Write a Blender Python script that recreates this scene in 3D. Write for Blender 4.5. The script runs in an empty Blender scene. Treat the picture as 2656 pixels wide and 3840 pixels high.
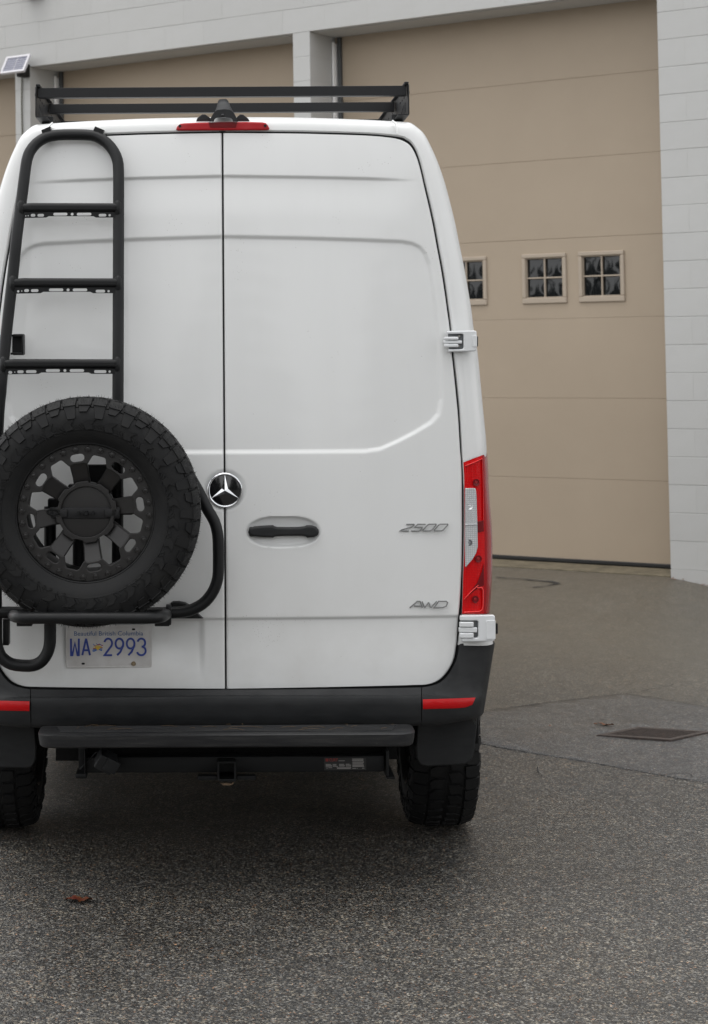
import bpy, bmesh, math, random
import numpy as np
from mathutils import Vector, Matrix, Euler
from mathutils.geometry import tessellate_polygon
random.seed(7)
rng = np.random.default_rng(5)
SC = bpy.context.scene
COL = SC.collection
PI = math.pi

# ------------------------------------------------------------------ camera
F, PPX, PPY, IW, IH = 7200.0, 780.0, 1030.0, 2656.0, 3840.0
H = 1.965
PITCH, ROLL = math.atan(0.037), 0.0158
fwd = Vector((0, math.cos(PITCH), math.sin(PITCH)))
up0 = Vector((0, -math.sin(PITCH), math.cos(PITCH)))
rt0 = Vector((1, 0, 0))
rt = math.cos(ROLL) * rt0 - math.sin(ROLL) * up0
up = math.cos(ROLL) * up0 + math.sin(ROLL) * rt0
CAM = Vector((0, 0, H))
cd = bpy.data.cameras.new('camera')
cam = bpy.data.objects.new('camera', cd)
COL.objects.link(cam)
m = Matrix((rt, up, -fwd)).transposed().to_4x4()
m.translation = CAM
cam.matrix_world = m
cd.sensor_fit = 'HORIZONTAL'
cd.sensor_width = 24.0
cd.lens = F / IW * 24.0
cd.shift_x = (IW / 2 - PPX) / IW
cd.shift_y = -(IH / 2 - PPY) / IW
cd.clip_start, cd.clip_end = 0.1, 3000
cd.dof.use_dof = True
cd.dof.focus_distance = 6.95
cd.dof.aperture_fstop = 6.3
SC.camera = cam

# ------------------------------------------------------------------ light: overcast day
SUN_EL, SUN_AZ = math.radians(80), math.radians(262)      # azimuth from +Y towards +X
w = bpy.data.worlds.new('World')
SC.world = w
w.use_nodes = True
nt = w.node_tree
nt.nodes.clear()
sky = nt.nodes.new('ShaderNodeTexSky')
sky.sky_type = 'NISHITA'
sky.sun_disc = False
sky.sun_elevation = SUN_EL
sky.sun_rotation = SUN_AZ
sky.air_density = 1.0
sky.dust_density = 1.0
hs = nt.nodes.new('ShaderNodeHueSaturation')
hs.inputs['Saturation'].default_value = 0.05             # cloud cover: a nearly white sky
bg = nt.nodes.new('ShaderNodeBackground')
bg.inputs['Strength'].default_value = 0.115
wo = nt.nodes.new('ShaderNodeOutputWorld')
nt.links.new(sky.outputs[0], hs.inputs['Color'])
nt.links.new(hs.outputs[0], bg.inputs['Color'])
nt.links.new(bg.outputs[0], wo.inputs['Surface'])
sl = bpy.data.lights.new('sun', 'SUN')
sl.energy = 0.45
sl.angle = math.radians(60)
sl.color = (1.0, 0.975, 0.94)
so = bpy.data.objects.new('sun', sl)
COL.objects.link(so)
sd = Vector((math.sin(SUN_AZ) * math.cos(SUN_EL), math.cos(SUN_AZ) * math.cos(SUN_EL), math.sin(SUN_EL)))
so.rotation_euler = sd.to_track_quat('Z', 'Y').to_euler()
so.location = (0, 0, 20)
vs = SC.view_settings
vs.view_transform = 'Standard'
vs.look = 'None'
vs.gamma = 1.0
vs.exposure = 1.36
vs.use_curve_mapping = False


# ------------------------------------------------------------------ geometry of sight: pixel of the photo -> a ray
def ray(px, py):
    return fwd + rt * ((px - PPX) / F) - up * ((py - PPY) / F)


# ------------------------------------------------------------------ mesh helpers
def link(name, me, mat, parent=None, smooth=None):
    o = bpy.data.objects.new(name, me)
    COL.objects.link(o)
    if mat is not None and not me.materials:
        me.materials.append(mat)
    if parent is not None:
        o.parent = parent
    if smooth is not None:
        me.polygons.foreach_set('use_smooth', [True] * len(me.polygons))
        if smooth < 3.0:
            me.set_sharp_from_angle(angle=smooth)
    return o


def empty(name, loc=(0, 0, 0), rot=(0, 0, 0)):
    o = bpy.data.objects.new(name, None)
    COL.objects.link(o)
    o.location = loc
    o.rotation_euler = rot
    o.empty_display_size = 0.2
    return o


def tag(o, label=None, cat=None, group=None, kind=None):
    if label: o['label'] = label
    if cat: o['category'] = cat
    if group: o['group'] = group
    if kind: o['kind'] = kind
    return o


class MB:
    def __init__(s):
        s.v, s.f = [], []

    def add(s, vs, fs):
        n = len(s.v)
        s.v.extend([tuple(p) for p in vs])
        s.f.extend([tuple(i + n for i in f) for f in fs])

    def mesh(s, name):
        me = bpy.data.meshes.new(name)
        me.from_pydata(s.v, [], s.f)
        me.validate()
        me.update()
        return me

    def build(s, name, mat, parent=None, smooth=0.6):
        return link(name, s.mesh(name), mat, parent, smooth)

    def box(s, c, d, bevel=0.0, rot=None, seg=2):
        bm = bmesh.new()
        bmesh.ops.create_cube(bm, size=1.0)
        for v in bm.verts:
            v.co = Vector((v.co.x * d[0], v.co.y * d[1], v.co.z * d[2]))
        if bevel > 0:
            bmesh.ops.bevel(bm, geom=bm.edges[:], offset=bevel, segments=seg, affect='EDGES', profile=0.5)
        R = Euler(rot).to_matrix() if rot else Matrix.Identity(3)
        c = Vector(c)
        bm.verts.index_update()
        s.add([R @ v.co + c for v in bm.verts], [[v.index for v in f.verts] for f in bm.faces])
        bm.free()
        return s

    def hexa(s, a, b):
        """two quads (4 points each) joined into a solid"""
        s.add(list(a) + list(b), [(3, 2, 1, 0), (4, 5, 6, 7), (0, 1, 5, 4), (1, 2, 6, 5), (2, 3, 7, 6), (3, 0, 4, 7)])
        return s

    def tube(s, path, r, n=14, cap=True):
        P = [Vector(p) for p in path]
        rr = r if isinstance(r, (list, tuple)) else [r] * len(P)
        T = []
        for i in range(len(P)):
            a = P[max(0, i - 1)]; b = P[min(len(P) - 1, i + 1)]
            T.append((b - a).normalized())
        ref = Vector((0, 1, 0)) if abs(T[0].y) < 0.9 else Vector((0, 0, 1))
        nx = (ref - T[0] * ref.dot(T[0])).normalized()
        vs, fs = [], []
        for i, p in enumerate(P):
            nx = (nx - T[i] * nx.dot(T[i])).normalized()
            ny = T[i].cross(nx)
            for k in range(n):
                a = 2 * PI * k / n
                vs.append(p + (nx * math.cos(a) + ny * math.sin(a)) * rr[i])
        for i in range(len(P) - 1):
            for k in range(n):
                k2 = (k + 1) % n
                fs.append((i * n + k, i * n + k2, (i + 1) * n + k2, (i + 1) * n + k))
        if cap:
            fs.append(tuple(range(n - 1, -1, -1)))
            fs.append(tuple((len(P) - 1) * n + k for k in range(n)))
        s.add(vs, fs)
        return s

    def lathe(s, prof, n=48, axis=(0, 0, 0), a0=0, a1=2 * PI):
        """profile (r, y) about the local y axis"""
        closed = abs(a1 - a0 - 2 * PI) < 1e-6
        cnt = n if closed else n + 1
        vs, fs = [], []
        for k in range(cnt):
            a = a0 + (a1 - a0) * k / n
            for r, y in prof:
                vs.append((axis[0] + r * math.cos(a), axis[1] + y, axis[2] + r * math.sin(a)))
        m_ = len(prof)
        for k in range(n):
            k2 = (k + 1) % cnt
            for j in range(m_ - 1):
                fs.append((k * m_ + j, k * m_ + j + 1, k2 * m_ + j + 1, k2 * m_ + j))
        s.add(vs, fs)
        return s

    def grid(s, rows, flip=False):
        n, m_ = len(rows), len(rows[0])
        vs = [p for r in rows for p in r]
        fs = []
        for i in range(n - 1):
            for j in range(m_ - 1):
                q = (i * m_ + j, i * m_ + j + 1, (i + 1) * m_ + j + 1, (i + 1) * m_ + j)
                fs.append(q[::-1] if flip else q)
        s.add(vs, fs)
        return s

    def merge(s, me, M=None):
        co = [M @ v.co if M is not None else v.co.copy() for v in me.vertices]
        s.add(co, [tuple(p.vertices) for p in me.polygons])
        return s


def curve_mesh(loops, extrude, bevel=0.0, res=2):
    """filled 2-D outline with holes, extruded and bevelled, as a mesh in its own xy plane"""
    cu = bpy.data.curves.new('tmp', 'CURVE')
    cu.dimensions = '2D'
    cu.fill_mode = 'BOTH'
    cu.extrude = max(extrude - bevel, 0.0)
    cu.bevel_depth = bevel
    cu.bevel_resolution = res
    cu.offset = -bevel
    for lp in loops:
        sp = cu.splines.new('POLY')
        sp.points.add(len(lp) - 1)
        for p, q in zip(sp.points, lp):
            p.co = (q[0], q[1], 0, 1)
        sp.use_cyclic_u = True
    ob = bpy.data.objects.new('tmp', cu)
    me = bpy.data.meshes.new_from_object(ob)
    bpy.data.objects.remove(ob)
    bpy.data.curves.remove(cu)
    return me


def text_mesh(body, size, extrude=0.001, bold=0.0, align='CENTER', spacing=1.0):
    cu = bpy.data.curves.new('tmp', 'FONT')
    cu.body = body
    cu.size = size
    cu.extrude = extrude
    cu.offset = bold
    cu.align_x = align
    cu.align_y = 'CENTER'
    cu.space_character = spacing
    cu.resolution_u = 3
    ob = bpy.data.objects.new('tmp', cu)
    me = bpy.data.meshes.new_from_object(ob)
    bpy.data.objects.remove(ob)
    bpy.data.curves.remove(cu)
    return me


def upright(v0, u0=0.0, w0=0.0, sx=1.0, sy=1.0):
    """plate lying in xy -> standing plate facing -v (towards the rear of the van)"""
    return Matrix.Translation((u0, v0, w0)) @ Matrix(((sx, 0, 0, 0), (0, 0, -1, 0), (0, sy, 0, 0), (0, 0, 0, 1)))


def round_poly(pts, r, n=5):
    out = []
    k = len(pts)
    for i in range(k):
        p0, p1, p2 = Vector(pts[i - 1]), Vector(pts[i]), Vector(pts[(i + 1) % k])
        a, b = (p0 - p1), (p2 - p1)
        rr = min(r if not isinstance(r, (list, tuple)) else r[i], a.length * .45, b.length * .45)
        a = p1 + a.normalized() * rr; b = p1 + b.normalized() * rr
        for j in range(n + 1):
            t = j / n
            out.append(tuple(a * (1 - t) ** 2 + p1 * 2 * t * (1 - t) + b * t * t))
    return out


def slot(cx, cy, L, h, n=6):
    """horizontal slot outline"""
    r = h / 2
    o = []
    a = max(L / 2 - r, 0)
    for k in range(n + 1):
        t = -PI / 2 + PI * k / n
        o.append((cx + a + r * math.cos(t), cy + r * math.sin(t)))
    for k in range(n + 1):
        t = PI / 2 + PI * k / n
        o.append((cx - a + r * math.cos(t), cy + r * math.sin(t)))
    return o


def circle(cx, cy, r, n=20):
    return [(cx + r * math.cos(2 * PI * k / n), cy + r * math.sin(2 * PI * k / n)) for k in range(n)]


def ribbon(pts, wd, closed=False):
    """mitred band along a polyline: returns loops for curve_mesh"""
    P = [Vector(p) for p in pts]
    n = len(P)
    L, R = [], []
    for i in range(n):
        if closed:
            a, b = P[i - 1], P[(i + 1) % n]
        else:
            a, b = P[max(i - 1, 0)], P[min(i + 1, n - 1)]
        d1 = (P[i] - a); d2 = (b - P[i])
        if d1.length < 1e-9: d1 = d2
        if d2.length < 1e-9: d2 = d1
        d1 = d1.normalized(); d2 = d2.normalized()
        n1 = Vector((-d1.y, d1.x)); n2 = Vector((-d2.y, d2.x))
        mv = n1 + n2
        mv = n1 if mv.length < 1e-6 else mv.normalized()
        k = min(1 / max(mv.dot(n1), 0.35), 2.2)
        L.append(tuple(P[i] + mv * k * wd / 2)); R.append(tuple(P[i] - mv * k * wd / 2))
    return [L, R] if closed else [L + R[::-1]]


def catmull(pts, step):
    P = [Vector(p) for p in pts]
    out = []
    for i in range(len(P) - 1):
        p0, p1, p2, p3 = P[max(i - 1, 0)], P[i], P[i + 1], P[min(i + 2, len(P) - 1)]
        n = max(2, int((p2 - p1).length / step))
        for j in range(n):
            t = j / n
            out.append(0.5 * (2 * p1 + (p2 - p0) * t + (2 * p0 - 5 * p1 + 4 * p2 - p3) * t * t + (3 * p1 - p0 - 3 * p2 + p3) * t ** 3))
    out.append(P[-1].copy())
    return out


# ------------------------------------------------------------------ materials
def mat(name, col, rough=0.5, metal=0.0, spec=0.5, coat=0.0, coat_rough=0.03):
    M = bpy.data.materials.new(name)
    M.use_nodes = True
    b = M.node_tree.nodes['Principled BSDF']
    b.inputs['Base Color'].default_value = (*col, 1)
    b.inputs['Roughness'].default_value = rough
    b.inputs['Metallic'].default_value = metal
    b.inputs['Specular IOR Level'].default_value = spec
    b.inputs['Coat Weight'].default_value = coat
    b.inputs['Coat Roughness'].default_value = coat_rough
    return M


def nodes(M):
    t = M.node_tree
    return t, t.nodes['Principled BSDF']


def N(t, kind, **kw):
    n = t.nodes.new(kind)
    for k, v in kw.items():
        if k in n.inputs: n.inputs[k].default_value = v
        else: setattr(n, k, v)
    return n


def coords(t, scale=(1, 1, 1)):
    tc = N(t, 'ShaderNodeTexCoord')
    mp = N(t, 'ShaderNodeMapping')
    mp.inputs['Scale'].default_value = scale
    t.links.new(tc.outputs['Object'], mp.inputs['Vector'])
    return mp.outputs['Vector']


def ramp(t, fac, stops):
    r = N(t, 'ShaderNodeValToRGB')
    e = r.color_ramp.elements
    while len(e) < len(stops): e.new(0.5)
    for el, (p, c) in zip(e, stops):
        el.position = p
        el.color = (*c, 1) if len(c) == 3 else c
    t.links.new(fac, r.inputs['Fac'])
    return r.outputs['Color']


def mix(t, fac, a, b, mode='MIX'):
    n = N(t, 'ShaderNodeMix', data_type='RGBA', blend_type=mode)
    for s_, v in ((n.inputs[0], fac), (n.inputs[6], a), (n.inputs[7], b)):
        if hasattr(v, 'node'): t.links.new(v, s_)
        elif isinstance(v, (int, float)): s_.default_value = v
        else: s_.default_value = (*v, 1)
    return n.outputs[2]


def math_(t, op, a, b=None, clamp=False):
    n = N(t, 'ShaderNodeMath', operation=op, use_clamp=clamp)
    for i, v in enumerate((a, b)):
        if v is None: continue
        if hasattr(v, 'node'): t.links.new(v, n.inputs[i])
        else: n.inputs[i].default_value = v
    return n.outputs[0]


def noise(t, vec, scale, detail=4, rough=0.55):
    n = N(t, 'ShaderNodeTexNoise')
    n.inputs['Scale'].default_value = scale
    n.inputs['Detail'].default_value = detail
    n.inputs['Roughness'].default_value = rough
    t.links.new(vec, n.inputs['Vector'])
    return n.outputs['Fac']


def bump(t, b, h, strength=0.2, dist=0.002):
    n = N(t, 'ShaderNodeBump')
    n.inputs['Strength'].default_value = strength
    n.inputs['Distance'].default_value = dist
    t.links.new(h, n.inputs['Height'])
    t.links.new(n.outputs[0], b.inputs['Normal'])


# white paint with thin road film and a few specks
PAINT = mat('white_paint', (.75, .757, .75), .32, coat=.6, coat_rough=.05)
t, b = nodes(PAINT)
v1 = coords(t, (6, 6, .7)); v2 = coords(t, (1, 1, 1))
film = ramp(t, noise(t, v1, 1.4, 5, .6), [(.45, (0, 0, 0)), (.8, (1, 1, 1))])
cl = ramp(t, noise(t, v2, 2.2, 5, .65), [(.4, (0, 0, 0)), (.75, (1, 1, 1))])
sx = N(t, 'ShaderNodeSeparateXYZ')
t.links.new(v2, sx.inputs[0])
low = N(t, 'ShaderNodeMapRange')
low.inputs['From Min'].default_value = 1.25; low.inputs['From Max'].default_value = .7
t.links.new(sx.outputs['Z'], low.inputs['Value'])
g1 = math_(t, 'MULTIPLY', film, .05)
g2 = math_(t, 'MULTIPLY', math_(t, 'MULTIPLY', low.outputs[0], cl), .42)
dirt = math_(t, 'ADD', g1, g2, True)
vo = N(t, 'ShaderNodeTexVoronoi'); vo.inputs['Scale'].default_value = 95
t.links.new(v2, vo.inputs['Vector'])
spk = math_(t, 'LESS_THAN', vo.outputs['Distance'], .13)
spl = math_(t, 'GREATER_THAN', noise(t, v2, 9, 3), .64)
spk = math_(t, 'MULTIPLY', spk, spl)
vd = N(t, 'ShaderNodeVectorMath', operation='DISTANCE'); t.links.new(v2, vd.inputs[0]); vd.inputs[1].default_value = (.16, 0, .93)
vo3 = N(t, 'ShaderNodeTexVoronoi'); vo3.inputs['Scale'].default_value = 130; t.links.new(v2, vo3.inputs['Vector'])
near_ = math_(t, 'LESS_THAN', math_(t, 'ADD', vd.outputs['Value'], math_(t, 'MULTIPLY', noise(t, v2, 12, 3), .09)), .105)
spat = math_(t, 'MULTIPLY', math_(t, 'LESS_THAN', vo3.outputs['Distance'], .16), near_)
spk = math_(t, 'MAXIMUM', spk, spat)
base = mix(t, dirt, (.75, .757, .75), (.40, .385, .35))
base = mix(t, math_(t, 'MULTIPLY', spk, .42), base, (.16, .13, .10))
t.links.new(base, b.inputs['Base Color'])
t.links.new(math_(t, 'ADD', math_(t, 'MULTIPLY', dirt, .4), .3), b.inputs['Roughness'])
t.links.new(math_(t, 'SUBTRACT', .55, dirt, True), b.inputs['Coat Weight'])

PLASTIC = mat('black_plastic', (.021, .022, .024), .5, spec=.33)
t, b = nodes(PLASTIC)
v = coords(t)
bump(t, b, noise(t, v, 900, 2), .25, .0006)
c = ramp(t, noise(t, coords(t, (3, 3, 9)), 3, 6, .65), [(.35, (.012, .0128, .014)), (.75, (.022, .023, .024))])
t.links.new(c, b.inputs['Base Color'])
t.links.new(ramp(t, noise(t, v, 14, 5), [(.3, (.40,) * 3), (.7, (.60,) * 3)]), b.inputs['Roughness'])

STEPM = mat('worn_step_plastic', (.03, .03, .032), .5, spec=.4)
t, b = nodes(STEPM)
sc = noise(t, coords(t, (2.5, 40, 40)), 3, 6, .7)
sp = noise(t, coords(t), 160, 3, .6)
c = ramp(t, sc, [(.45, (.014, .0145, .016)), (.64, (.026, .026, .026)), (.80, (.12, .115, .11))])
c = mix(t, math_(t, 'MULTIPLY', math_(t, 'GREATER_THAN', sp, .72), .5), c, (.22, .2, .17))
t.links.new(c, b.inputs['Base Color'])
t.links.new(ramp(t, sc, [(.4, (.38,) * 3), (.7, (.62,) * 3)]), b.inputs['Roughness'])
bump(t, b, sp, .3, .001)

POWDER = mat('black_powder_coat', (.006, .0064, .007), .42, spec=.32)
t, b = nodes(POWDER)
bump(t, b, noise(t, coords(t), 600, 2), .2, .0006)
t.links.new(ramp(t, noise(t, coords(t), 7, 4), [(.3, (.36,) * 3), (.7, (.52,) * 3)]), b.inputs['Roughness'])
RACKM = mat('black_rack_aluminium', (.008, .0084, .0095), .45, spec=.36)
t, b = nodes(RACKM)
bump(t, b, noise(t, coords(t), 400, 2), .2, .0006)
RUBBER = mat('tyre_rubber', (.017, .0175, .0185), .62, spec=.3)
t, b = nodes(RUBBER)
c = ramp(t, noise(t, coords(t), 16, 6, .7), [(.35, (.006, .0063, .007)), (.7, (.011, .011, .0107)), (.9, (.026, .021, .016))])
t.links.new(c, b.inputs['Base Color'])
bump(t, b, noise(t, coords(t), 260, 3), .25, .001)
RIM = mat('satin_black_alloy', (.026, .025, .0245), .38, metal=.35, spec=.5)
t, b = nodes(RIM)
bump(t, b, noise(t, coords(t), 700, 2), .12, .0005)
HUBM = mat('black_carrier_plate', (.010, .010, .011), .55, spec=.35)
SEAL = mat('black_rubber_seal', (.008, .008, .009), .6, spec=.3)
UNDER = mat('dark_underbody', (.006, .006, .006), .8, spec=.15)
STEEL = mat('dark_hitch_steel', (.007, .0075, .008), .55, spec=.25)
GALV = mat('galvanised_steel', (.32, .31, .29), .45, metal=.6)
CHROME = mat('chrome', (.80, .81, .83), .12, metal=1.0)
BADGE = mat('dull_chrome_badge', (.30, .305, .305), .25, metal=.55)
GLOSSB = mat('gloss_black', (.008, .008, .009), .12, spec=.5, coat=.6)
HINGEW = mat('white_hinge_paint', (.72, .735, .745), .38, coat=.6, coat_rough=.08)
GREYM = mat('grey_cast_metal', (.20, .21, .22), .5, metal=.3)


def waffle(M, colA, colB, sc, strength=.5):
    t, b = nodes(M)
    v = coords(t, (sc, sc, sc))
    s_ = N(t, 'ShaderNodeSeparateXYZ')
    t.links.new(v, s_.inputs[0])
    a = math_(t, 'ABSOLUTE', math_(t, 'SINE', s_.outputs['X']))
    c_ = math_(t, 'ABSOLUTE', math_(t, 'SINE', s_.outputs['Z']))
    h = math_(t, 'MINIMUM', a, c_)
    cc = ramp(t, h, [(.0, colA), (.35, colB)])
    t.links.new(cc, b.inputs['Base Color'])
    bump(t, b, h, strength, .002)


REDL = mat('red_lens', (.5, .004, .008), .14, spec=.14, coat=.2, coat_rough=.03)
waffle(REDL, (.36, .0025, .004), (.62, .004, .006), 520, .3)
REDD = mat('dark_red_lens', (.15, .003, .006), .16, spec=.22, coat=.12, coat_rough=.02)
REDS = mat('side_red_lens', (.34, .005, .009), .14, spec=.2, coat=.2)
REDK = mat('deep_red_bulb', (.26, .004, .007), .15, spec=.4, coat=.5)
REDB = mat('bright_red_light_guide', (.86, .022, .022), .2, coat=1.0)
REDF = mat('red_reflector', (.45, .004, .007), .25, spec=.2, coat=.15)
waffle(REDF, (.36, .003, .005), (.48, .004, .006), 900, .15)
BRAKE = mat('brake_light_red', (.40, .006, .012), .25, spec=.3, coat=.3)
CLEARL = mat('clear_lens', (.42, .43, .44), .2, metal=.15, coat=.6)
waffle(CLEARL, (.30, .305, .31), (.56, .57, .58), 420, .35)
BULB = mat('lamp_bulb', (.75, .76, .78), .08, metal=.7, coat=1.0)
DARKB = mat('dark_bulb_socket', (.10, .10, .11), .2, coat=1.0)
PLATEM = mat('licence_plate_white', (.58, .57, .56), .45)
t, b = nodes(PLATEM)
c = ramp(t, noise(t, coords(t), 12, 5), [(.35, (.60, .59, .58)), (.8, (.44, .42, .40))])
t.links.new(c, b.inputs['Base Color'])
PBLUE = mat('plate_blue', (.022, .05, .27), .4)
PBLUE2 = mat('plate_light_blue', (.055, .12, .28), .4)
FRED = mat('flag_red', (.38, .03, .035), .4)
FBLUE = mat('flag_blue', (.03, .12, .42), .4)
FWHITE = mat('flag_white', (.6, .6, .6), .4)
FYEL = mat('flag_yellow', (.62, .42, .05), .4)
STICKW = mat('sticker_grey_print', (.26, .25, .24), .5)
STICKR = mat('sticker_red_print', (.36, .02, .015), .5)
STICKB = mat('sticker_black', (.012, .012, .012), .4)
WINDG = mat('dark_window_glass', (.012, .013, .015), .04, spec=.5)

BLOCK = mat('painted_concrete_block', (.50, .505, .50), .7, spec=.3)
t, b = nodes(BLOCK)
v = coords(t)
oi = N(t, 'ShaderNodeObjectInfo')
tint = ramp(t, oi.outputs['Random'], [(0, (.52, .52, .51)), (1, (.54, .54, .53))])
c = mix(t, ramp(t, noise(t, v, 7, 5, .6), [(.4, (0, 0, 0)), (.85, (.35, .35, .35))]), tint, (.48, .48, .46))
t.links.new(c, b.inputs['Base Color'])
bump(t, b, noise(t, v, 190, 4, .7), .35, .0018)
MORTAR = mat('painted_mortar', (.53, .53, .52), .8, spec=.2)
BEIGE = mat('beige_door_steel', (.355, .29, .225), .55, spec=.35)
t, b = nodes(BEIGE)
v = coords(t, (3, 3, 60))
c = ramp(t, noise(t, coords(t), 1.1, 5, .6), [(.3, (.40, .325, .245)), (.75, (.435, .355, .27))])
t.links.new(c, b.inputs['Base Color'])
bump(t, b, noise(t, v, 6, 5, .7), .35, .002)
BEIGEF = mat('beige_window_frame', (.43, .36, .285), .5)
GLASS = mat('dim_glass', (.012, .013, .014), .03, spec=.5)
t, b = nodes(GLASS)
bump(t, b, noise(t, coords(t), 5, 2), .25, .008)
WEATHER = mat('black_weather_strip', (.016, .016, .016), .6)
GREYSTRIP = mat('grey_weather_strip', (.075, .078, .08), .6)
TRACK = mat('galvanised_track', (.80, .79, .78), .45, metal=.2)
CONC = mat('mossy_concrete', (.26, .22, .15), .85)
t, b = nodes(CONC)
c = ramp(t, noise(t, coords(t), 9, 6, .65), [(.3, (.09, .078, .052)), (.55, (.16, .135, .09)), (.8, (.23, .20, .145))])
t.links.new(c, b.inputs['Base Color'])
bump(t, b, noise(t, coords(t), 120, 4), .5, .003)
SOLAR = mat('solar_cell_blue', (.10, .105, .16), .15, coat=.8)
SFRAME = mat('pale_aluminium_frame', (.66, .65, .68), .4, metal=.3)
BRACK = mat('black_bracket', (.012, .012, .012), .6)
CABLE = mat('brown_cable', (.10, .095, .07), .6)
IRON = mat('rusty_cast_iron', (.085, .064, .055), .7, metal=.2)
t, b = nodes(IRON)
c = ramp(t, noise(t, coords(t), 30, 5, .7), [(.3, (.050, .041, .038)), (.6, (.082, .064, .056)), (.85, (.12, .066, .042))])
t.links.new(c, b.inputs['Base Color'])
bump(t, b, noise(t, coords(t), 200, 3), .5, .001)
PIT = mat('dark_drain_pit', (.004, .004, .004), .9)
LEAFR = mat('red_brown_leaf', (.17, .035, .010), .6)
t, b = nodes(LEAFR)
c = ramp(t, noise(t, coords(t), 40, 3), [(.35, (.10, .010, .006)), (.6, (.11, .036, .009))])
t.links.new(c, b.inputs['Base Color'])
LEAFO = mat('orange_brown_leaf', (.17, .075, .038), .7)
TWIG = mat('dry_needle', (.10, .066, .036), .8)


def asphalt(name, dark, mid, light, warm, sheen, scale=150, dusty=.62):
    M = mat(name, mid, .55, spec=.8)
    t, b = nodes(M)
    v = coords(t)
    vo = N(t, 'ShaderNodeTexVoronoi'); vo.inputs['Scale'].default_value = scale
    t.links.new(v, vo.inputs['Vector'])
    sc_ = N(t, 'ShaderNodeSeparateColor')
    t.links.new(vo.outputs['Color'], sc_.inputs[0])
    c = ramp(t, sc_.outputs[0], [(.0, dark), (.25, dark), (.55, mid), (.80, tuple(.5 * (a_ + b_) for a_, b_ in zip(mid, light))), (.92, light), (1., tuple(min(1, x * 1.6) for x in light))])
    tint = ramp(t, sc_.outputs[1], [(.0, (.95, .98, 1.03)), (.45, (1, 1, 1)), (.7, warm), (.93, warm), (.97, (1.5, .92, .62))])
    c = mix(t, 1.0, c, tint, 'MULTIPLY')
    # a second, coarser aggregate
    vo2 = N(t, 'ShaderNodeTexVoronoi'); vo2.inputs['Scale'].default_value = scale * .6
    t.links.new(v, vo2.inputs['Vector'])
    s2 = N(t, 'ShaderNodeSeparateColor'); t.links.new(vo2.outputs['Color'], s2.inputs[0])
    stone = math_(t, 'MULTIPLY', math_(t, 'GREATER_THAN', s2.outputs[0], .94), math_(t, 'LESS_THAN', vo2.outputs['Distance'], .42))
    c = mix(t, stone, c, ramp(t, s2.outputs[1], [(0, light), (.6, tuple(1.7 * x for x in light)), (1, tuple(a_ * b_ for a_, b_ in zip(light, (1.5, 1.1, .8))))]))
    blot = ramp(t, noise(t, v, .9, 6, .62), [(.3, (.80, .80, .81)), (.7, (1.16, 1.15, 1.12))])
    c = mix(t, 1.0, c, blot, 'MULTIPLY')
    cl_ = ramp(t, noise(t, v, 48, 3, .75), [(.32, (.62, .62, .63)), (.5, (1, 1, 1)), (.68, (1.55, 1.49, 1.36))])
    c = mix(t, 1.0, c, cl_, 'MULTIPLY')
    cm_ = ramp(t, noise(t, v, 19, 4, .8), [(.34, (.66, .66, .66)), (.5, (1, 1, 1)), (.66, (1.42, 1.37, 1.26))])
    c = mix(t, 1.0, c, cm_, 'MULTIPLY')
    blot2 = ramp(t, noise(t, v, 7, 4, .6), [(.3, (.88, .88, .88)), (.7, (1.1, 1.1, 1.1))])
    c = mix(t, 1.0, c, blot2, 'MULTIPLY')
    # drier, dustier and browner towards the building
    sy = N(t, 'ShaderNodeSeparateXYZ'); t.links.new(v, sy.inputs[0])
    yy = math_(t, 'ADD', sy.outputs['Y'], math_(t, 'MULTIPLY', noise(t, v, .7, 4), 2.2))
    dry = N(t, 'ShaderNodeMapRange'); dry.inputs['From Min'].default_value = 10.6; dry.inputs['From Max'].default_value = 13.2
    t.links.new(yy, dry.inputs['Value'])
    c = mix(t, math_(t, 'MULTIPLY', dry.outputs[0], dusty), c, (.125, .108, .080))
    t.links.new(c, b.inputs['Base Color'])
    rg = ramp(t, noise(t, v, 1.3, 5, .6), [(.3, (sheen,) * 3), (.7, (sheen + .2,) * 3)])
    t.links.new(rg, b.inputs['Roughness'])
    hh = math_(t, 'ADD', math_(t, 'MULTIPLY', sc_.outputs[2], .6), math_(t, 'MULTIPLY', vo.outputs['Distance'], -.8))
    bump(t, b, hh, .7, .003)
    return M


ASPH = asphalt('worn_asphalt', (.012, .012, .012), (.046, .0455, .044), (.165, .161, .152), (1.12, 1.03, .90), .34, 172)
PATCHM = asphalt('blue_grey_asphalt', (.024, .0245, .026), (.058, .059, .061), (.14, .142, .146), (1.03, 1.0, .97), .36, 185)
CRACK = mat('crack_dark', (.034, .033, .032), .9)

# ------------------------------------------------------------------ wall frame: s runs along the wall to the left, n away from the camera
WA_ = math.radians(35.5)
WP = Vector(((2490 - PPX) / F * 13.9, 13.9, 0))
WD = Vector((-math.cos(WA_), math.sin(WA_), 0))
WN = Vector((math.sin(WA_), math.cos(WA_), 0))


def wall_hit(px, py, off=0.0):
    d = ray(px, py)
    t_ = ((WP - CAM).dot(WN) + off) / d.dot(WN)
    X = CAM + d * t_
    return (X - WP).dot(WD), X.z


# ------------------------------------------------------------------ van frame (u right, v forward, w up)
VY = 7.05
VROLL, VYAW = 0.0100, -0.0050
dd = ray(843, 1838)
X0 = CAM.x + dd.x * (VY / dd.y) - 1.45 * VROLL
VM = Matrix.Translation((X0, VY, 0)) @ Euler((0, VROLL, VYAW)).to_matrix().to_4x4()
VI = VM.inverted()
VC = VI @ CAM
VR = VI.to_3x3()


def V(px, py, v):
    d = VR @ ray(px, py)
    t_ = (v - VC.y) / d.y
    p = VC + d * t_
    return Vector((p.x, v, p.z))


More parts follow.
